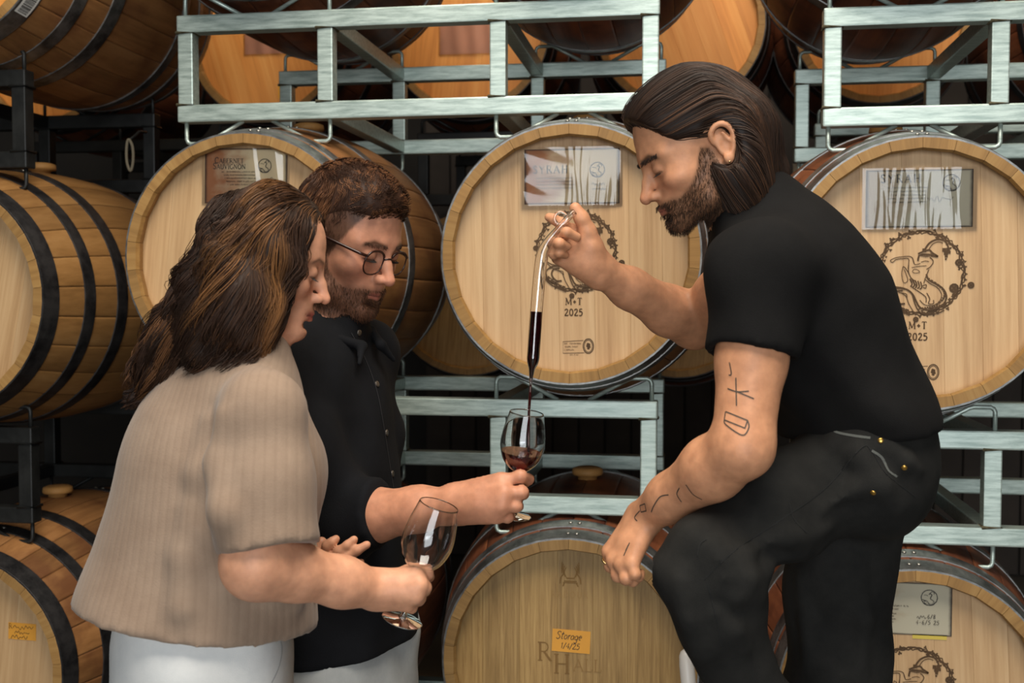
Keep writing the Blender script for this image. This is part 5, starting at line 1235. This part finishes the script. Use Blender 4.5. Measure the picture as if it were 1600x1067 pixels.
def woman():
    t = person('woman with long wavy brown hair, taupe knit cardigan and white trousers, holding an empty glass', J(330, 1000, 1.64)*np.array([1, 1, 0]))
    yaw = PSI+math.radians(18); fw = np.array([math.cos(yaw), math.sin(yaw), 0]); lf = np.array([-math.sin(yaw), math.cos(yaw), 0])
    D = 1.62; H = Head(J(413, 412, D), frame(PSI+math.radians(9), math.radians(17)), .88)
    neck = J(385, 525, D); ch = J(352, 640, D+.01)
    SR, ER, WR = J(408, 648, 1.470), J(402, 880, 1.445), J(588, 921, 1.545)
    SL, EL, WL = J(318, 600, 1.78), J(330, 860, 1.82), J(470, 905, 1.70)
    v = Vol(np.array([-.95, 1.15, .0]), np.array([-.05, 2.0, 1.75]), .0024, [(H.w((0, 0, 0))-.12, H.w((0, 0, 0))+.13), (J(580, 960, 1.60)-.02, J(675, 880, 1.50)+.03), (J(480, 900, 1.74)-.02, J(580, 835, 1.66)+.02)], .008)
    build_head(v, H, True, False, False, .0012, .93, top=.020, back=.024)
    v.cone(H.w((-.025, 0, -.03)), neck, .046, .054, .02)
    v.loft([(neck+DOWN*.03, .06, .05), (ch, .12, .075), (J(330, 800, D), .11, .075), (J(318, 940, D), .125, .08)], lf, .03)
    for s, e, w in ((SR, ER, WR), (SL, EL, WL)):
        v.cone(ch, s, .05, .042, .03); v.chain([s, s*.5+e*.5, e], [.046, .044, .041], .02); forearm(v, e, w, .039, .0262, .037)
    v.ell(ER, (.044, .042, .044), None, .02)
    hp = J(318, 980, D)
    for s in (-1, 1):
        h = hp+lf*s*.08; v.chain([h, np.array([h[0], h[1], .45]), np.array([h[0], h[1], .09])-fw*.02], [.075, .048, .033], .02)
    mc = [J(650, 897, 1.548), J(655, 913, 1.534), J(649, 930, 1.534), J(637, 944, 1.546)]
    fg = [[J(667, 897, 1.556), J(670, 901, 1.586), J(660, 905, 1.606)], [J(664, 918, 1.542), J(664, 923, 1.572), J(654, 924, 1.592)],
          [J(655, 934, 1.543), J(655, 938, 1.570), J(646, 938, 1.588)], [J(643, 949, 1.553), J(644, 951, 1.574), J(637, 949, 1.588)]]
    build_hand(v, WR, mc, fg, [J(612, 905, 1.590), J(638, 896, 1.608), J(656, 894, 1.612), J(668, 892, 1.604)], rf=.0082, rp=.0135)
    mc = [J(506, 868, 1.700), J(512, 880, 1.692), J(520, 889, 1.690), J(524, 900, 1.694)]
    fg = [[J(512, 853, 1.694), J(519, 847, 1.692), J(525, 842, 1.694)], [J(530, 862, 1.684), J(543, 852, 1.682), J(553, 843, 1.684)], [J(541, 872, 1.682), J(558, 860, 1.680), J(573, 851, 1.682)], [J(542, 890, 1.688), J(554, 884, 1.688), J(564, 878, 1.690)]]
    build_hand(v, WL, mc, fg, [J(488, 872, 1.720), J(496, 858, 1.722), J(502, 848, 1.722)], rf=.0078, rp=.0115)
    V, Q = v.surface(); V = relax(V, Q, 1, .4); P = H.loc(V); isf = (np.abs(P[:, 0]) < .16) & (np.abs(P[:, 1]) < .12) & (P[:, 2] > -.13) & (P[:, 2] < .17)
    col = np.tile(C3(214, 158, 126), (len(V), 1)); fc = face_color(P[isf], (216, 160, 130), True, None, (84, 56, 40), (164, 70, 66)); col[isf] = fc
    part('body', np_mesh('body', V, Q, M_skin, col), t)
    lashes(H, t, 7, (26, 18, 16), .008)
    # hair: parted, long, wavy, thrown back over the shoulder
    hv = Vol(J(190, 640, 1.66)-np.array([.05, .28, .03]), J(520, 270, 1.60)+np.array([.05, .28, .05]), .005)
    hv.ell(H.w((-.002, 0, .040)), (.088, .088, .080), H.R, 0); hv.plane(H.w((.075, 0, .10)), H.d((.94, 0, -.34)))
    for sd in (-1, 1):
        hv.chain([H.w((.012, sd*.072, .070)), H.w((-.006, sd*.084, .0)), H.w((-.006, sd*.084, -.06)), H.w((.004, sd*.078, -.125))]+([H.w((.016, .066, -.19))] if sd > 0 else []), [.032, .032, .032, .024, .014], .025)
    for a, r in (((-.022, 0, .015), .066), ((-.035, -.05, .0), .052), ((-.035, .05, 0), .052)):
        pts = [H.w(a), J(356, 440, D+a[1]*.9), J(302, 520, D+a[1]*.9+.01), J(254, 574, D+a[1]*.7+.02)]; hv.chain(pts, [r, r*.82, r*.66, r*.48], .03)
    hv.chain([H.w((-.02, -.075, -.02)), J(372, 470, D-.090), J(350, 515, D-.10), J(318, 552, D-.10)], [.042, .038, .028, .012], .03)
    hv.wrinkle(lambda x, y, z_: .006*np.sin(x*70+z_*40+np.sin(z_*30+y*20)*1.5))
    tgt = J(215, 620, D)
    def flow(p, tt):
        q = H.loc(p); fr = np.clip((q[:, 0]-.0)/.03, 0, 1)*np.clip((.12-q[:, 2])/.05, 0, 1); back = tgt-p; back /= np.linalg.norm(back, axis=1)[:, None]; lowz = np.clip((.10-q[:, 2])/.08, 0, 1)[:, None]
        side = np.sign(q[:, 1:2])*H.R[1][None]; top = side*.9+H.d((-.45, 0, -.1)); bk = back*.75+DOWN*.45; f = fr[:, None]; return (top*(1-lowz)+bk*lowz)*(1-f)+(DOWN+H.d((.06, 0, 0))+side*.25*(1-lowz))*f
    def wav(S):
        m = S.shape[1]; tt = np.linspace(0, 1, m)[None, :, None]; ph = np.floor(S[:, :1, 1:2]*26)*1.9+np.floor(S[:, :1, 2:3]*14)*1.1; return .0125*tt*np.sin(tt*11+ph)*np.array([.8, .35, .35])+.004*tt*np.cos(tt*13+ph)*np.array([.2, .9, .3])
    def hmix(p, c, r):
        q = H.loc(p); st = np.clip(noise3(p, 75, 9)*1.6-.75, 0, 1)[:, None]*r.uniform(.3, 1, (len(p), 1)); lock = np.exp(-((q[:, 0]-.012+.25*(q[:, 2]-.05))/.014)**2)*(q[:, 1] < .02)*.8; st = np.maximum(st*.7, lock[:, None]*r.uniform(.4, 1, (len(p), 1))); return c*(1-st)+C3(158, 108, 62)*st
    hair_part('hair', hv, 9000, flow, 22, .0110, lambda tt: .0004+.0035*tt, .00055, [C3(40, 26, 18), C3(48, 31, 22), C3(58, 38, 26), C3(74, 49, 33), C3(110, 74, 46)], t, 51, None, None, hmix, C3(46, 30, 21), None, (150, .72, .011))
    # cardigan
    s = Vol(np.array([-.98, 1.12, .85]), np.array([-.10, 2.05, 1.60]), .006)
    s.cone(J(372, 612, D), SR, .060, .052, .03); cf = J(422, 852, 1.448); ax = (cf-SR)/np.linalg.norm(cf-SR); s.chain([SR, SR*.5+cf*.5, cf+ax*.05], [.052, .058, .064], .03)
    s.plane(cf, ax)
    s.cone(J(345, 610, 1.7), SL, .062, .055, .03); s.chain([SL, SL*.3+EL*.7], [.056, .060], .03)
    s.loft([(neck+DOWN*.012, .064, .056), (J(372, 592, D), .105, .070), (J(356, 660, D), .128, .112), (J(342, 740, D), .136, .132), (J(322, 860, D), .152, .148), (J(308, 975, D), .172, .164), (J(302, 1060, D), .18, .170)], lf, .035)
    s.ell(J(440, 735, D), (.060, .085, .062), None, .05)
    s.cone(neck+(neck-H.w((0, 0, -.02)))*.05, H.w((-.02, 0, -.05)), .052, .066, .006, 's')
    # folds falling from the armpit and across the back
    for q in ([(345, 650), (338, 720), (352, 800), (380, 880)], [(325, 660), (318, 740), (330, 830), (362, 915)], [(300, 800), (288, 870), (282, 950)], [(400, 910), (430, 925), (460, 935)]):
        q = [w_ for w_ in (trace(s, a, b, 1.25) for a, b in q) if w_[0] is not None]; s.chain([w_[0]-w_[1]*.003 for w_ in q], [.007, .013, .015, .011][:len(q)], .025)
    s.wrinkle(lambda x, y, zz: .003*np.sin(x*30+y*26+zz*6)*np.clip((1.42-zz)*4, 0, 1)+.002*np.sin(zz*26+x*12)); s.plane(J(306, 955, D), fw*-.15+np.array([0, 0, -1.0])); garment('cardigan', s, M_knit, t, 2)
    for px, py in ((497, 858), (495, 932)):
        q, n = trace(s, px-4, py, 1.35)
        if q is None: continue
        o = obj('button', *lathe([(.0060, 0), (.0060, .002), (.0032, .0028), (.0001, .002)], 14), plain('horn_button', lin(150, 128, 104), .3), t, True); o.location = Vector(q)-Vector(t.location); o.rotation_euler = Vector(n).to_track_quat('Z', 'Y').to_euler()
    # trousers
    p = Vol(np.array([-.95, 1.2, .05]), np.array([-.10, 2.05, 1.12]), .008)
    p.loft([(J(318, 930, D), .135, .098), (J(318, 1000, D), .158, .122), (J(318, 1090, D), .170, .132)], lf, .03)
    for sd in (-1, 1):
        h = hp+lf*sd*.085; p.chain([np.array([h[0], h[1], .86]), np.array([h[0], h[1], .45]), np.array([h[0], h[1], .10])-fw*.02], [.108, .092, .096], .03)
    p.wrinkle(lambda x, y, zz: .0035*np.sin(x*34+y*26+np.sin(zz*18)*1.4)); tr = garment('trousers', p, M_white, t)
    fix(ink_on_skin('seam', p, [[(432, 985), (440, 1010), (436, 1040), (424, 1067)]], 1.2, .002, plain('seam_grey', lin(170, 172, 172), .9), t), t)  # grey seam line on the white trousers
    for sd in (-1, 1):
        h = hp+lf*sd*.085; shoe(t, np.array([h[0], h[1], .10])-fw*.02, 0.0, fw, M_sneaker)
    return H
HC = woman()

# ------------------------------------------------------------------ glassware
def glass_mat(name, tint=(1, 1, 1, 1)):
    m, nt, bs = new_mat(name); bs.inputs['Transmission Weight'].default_value = 1.0; bs.inputs['Roughness'].default_value = 0.0; bs.inputs['IOR'].default_value = 1.45; bs.inputs['Base Color'].default_value = tint; return m
M_glass = glass_mat('clear_glass')
def wine_mat(name, col, tr=.55):
    m, nt, bs = new_mat(name); bs.inputs['Base Color'].default_value = col; bs.inputs['Transmission Weight'].default_value = tr; bs.inputs['Roughness'].default_value = 0.02; bs.inputs['IOR'].default_value = 1.34; return m
M_wine = wine_mat('red_wine', lin(96, 14, 16), .75); M_winedark = wine_mat('red_wine_deep', lin(40, 6, 10), .35)
def curve_prof(pts, per=5): return [tuple(p) for p in catmull(pts, per)]
BOWL = [(.0045, .080), (.016, .084), (.030, .098), (.0375, .118), (.0385, .134), (.0360, .154), (.0320, .172), (.0295, .184)]
def wine_glass(label, foot, rim, fill=None):
    foot = np.array(foot); rim = np.array(rim); ax = rim-foot; ln = np.linalg.norm(ax); k = ln/.184
    t = thing('wine_glass', label, 'glass', foot, 'wine glasses in hands' if False else None); t.rotation_euler = Vector(ax).to_track_quat('Z', 'Y').to_euler(); t.scale = (k, k, k)
    out = curve_prof(BOWL); inn = [(max(r-.0011, .0004), h+.0008) for r, h in out[::-1]]
    pr = [(.0004, .0790)]+out+[(.0290, .1846)]+inn+[(.0002, inn[-1][1]-.0002)]
    obj('bowl', *lathe(pr, 40), M_glass, t, True)
    obj('stem', *lathe([(.0002, .0788), (.0048, .0788), (.0040, .070), (.0034, .055), (.0034, .030), (.0044, .012), (.0075, .0050), (.0001, .0050)], 20), M_glass, t, True)
    obj('foot', *lathe([(.0001, .0050), (.0075, .0050), (.016, .0030), (.030, .0014), (.0312, .0008), (.0305, .0), (.0001, .0)], 40), M_glass, t, True)
    if fill:
        ins = [(r-.0013, h+.001) for r, h in out if h < fill]; rt = ins[-1][0]
        V, Fs = lathe([(.0002, .0815)]+ins+[(rt, ins[-1][1]), (.0002, ins[-1][1])], 40); obj('wine', V, Fs, M_wine, t, True)
    return t
g1 = wine_glass('wine glass held out under the stream of red wine, some wine in its bowl', J(802, 806, 1.758), J(823, 645, 1.735), .118)
g2 = wine_glass('empty wine glass held by its stem in the hand of the woman, tilted', J(628, 969, 1.575), J(686, 789, 1.555))
def wine_thief():
    d = 1.845; t = thing('wine_thief', 'bent glass wine thief full of red wine, held up in front of the middle barrel', 'pipette', J(829, 604, d))
    def add(nm, V, F_, m, par=t): o = obj(nm, V, F_, m, par, True); o.location = -Vector(t.location) if par is t else (0, 0, 0); return o
    pa = [J(a, b, dd) for a, b, dd in ((829, 603, d), (830, 590, d), (831, 576, d), (833, 560, d), (837, 500, d), (842, 440, d), (846, 405, d), (850, 390, d-.002), (858, 375, d-.006), (872, 358, d-.008), (888, 340, d-.008), (897, 331, d-.006))]
    ra = [.0022, .0030, .0052, .0104, .0106, .0106, .0106, .0096, .0072, .0058, .0056, .0056]
    P = catmull(pa, 4); R_ = np.interp(np.linspace(0, len(pa)-1, len(P)), range(len(pa)), ra)
    V1, F1 = tube(P, R_, 20, False); V2, F2 = tube(P, R_-.0011, 20, False); n = len(V1); m = len(P)
    Fs = F1+[[i+n for i in f[::-1]] for f in F2]
    for k in range(20):
        l = (k+1) % 20; Fs.append([l, k, n+k, n+l]); e = (m-1)*20; Fs.append([e+k, e+l, n+e+l, n+e+k])
    add('glass_tube', V1+V2, Fs, M_glass)
    # ring handle near the fingers
    c = J(876, 341, d-.006); add('finger_ring', *tube([c+.010*(math.cos(a)*_r+math.sin(a)*_z) for a in np.linspace(0, 2*PI, 24)[:-1]], .0024, 8, False, True), M_glass)
    pw = [J(a, b, d) for a, b in ((829, 602), (830, 590), (831, 576), (833, 560), (836, 520), (838, 487))]; P = catmull(pw, 4); R_ = np.interp(np.linspace(0, 5, len(P)), range(6), [.0010, .0017, .0038, .0091, .0093, .0093])
    add('wine', *tube(P, R_, 18), M_winedark)
    ps = [J(829, 603, d), J(828, 620, d-.015), J(826.5, 645, d-.05), J(826, 690, d-.095), J(826, 706, d-.104)]; P = catmull(ps, 5); add('wine_stream', *tube(P, np.interp(np.linspace(0, 1, len(P)), [0, .2, 1], [.0018, .0024, .0020]), 10), M_winedark)
    # the wine inside the small tapered end of the tube
wine_thief()
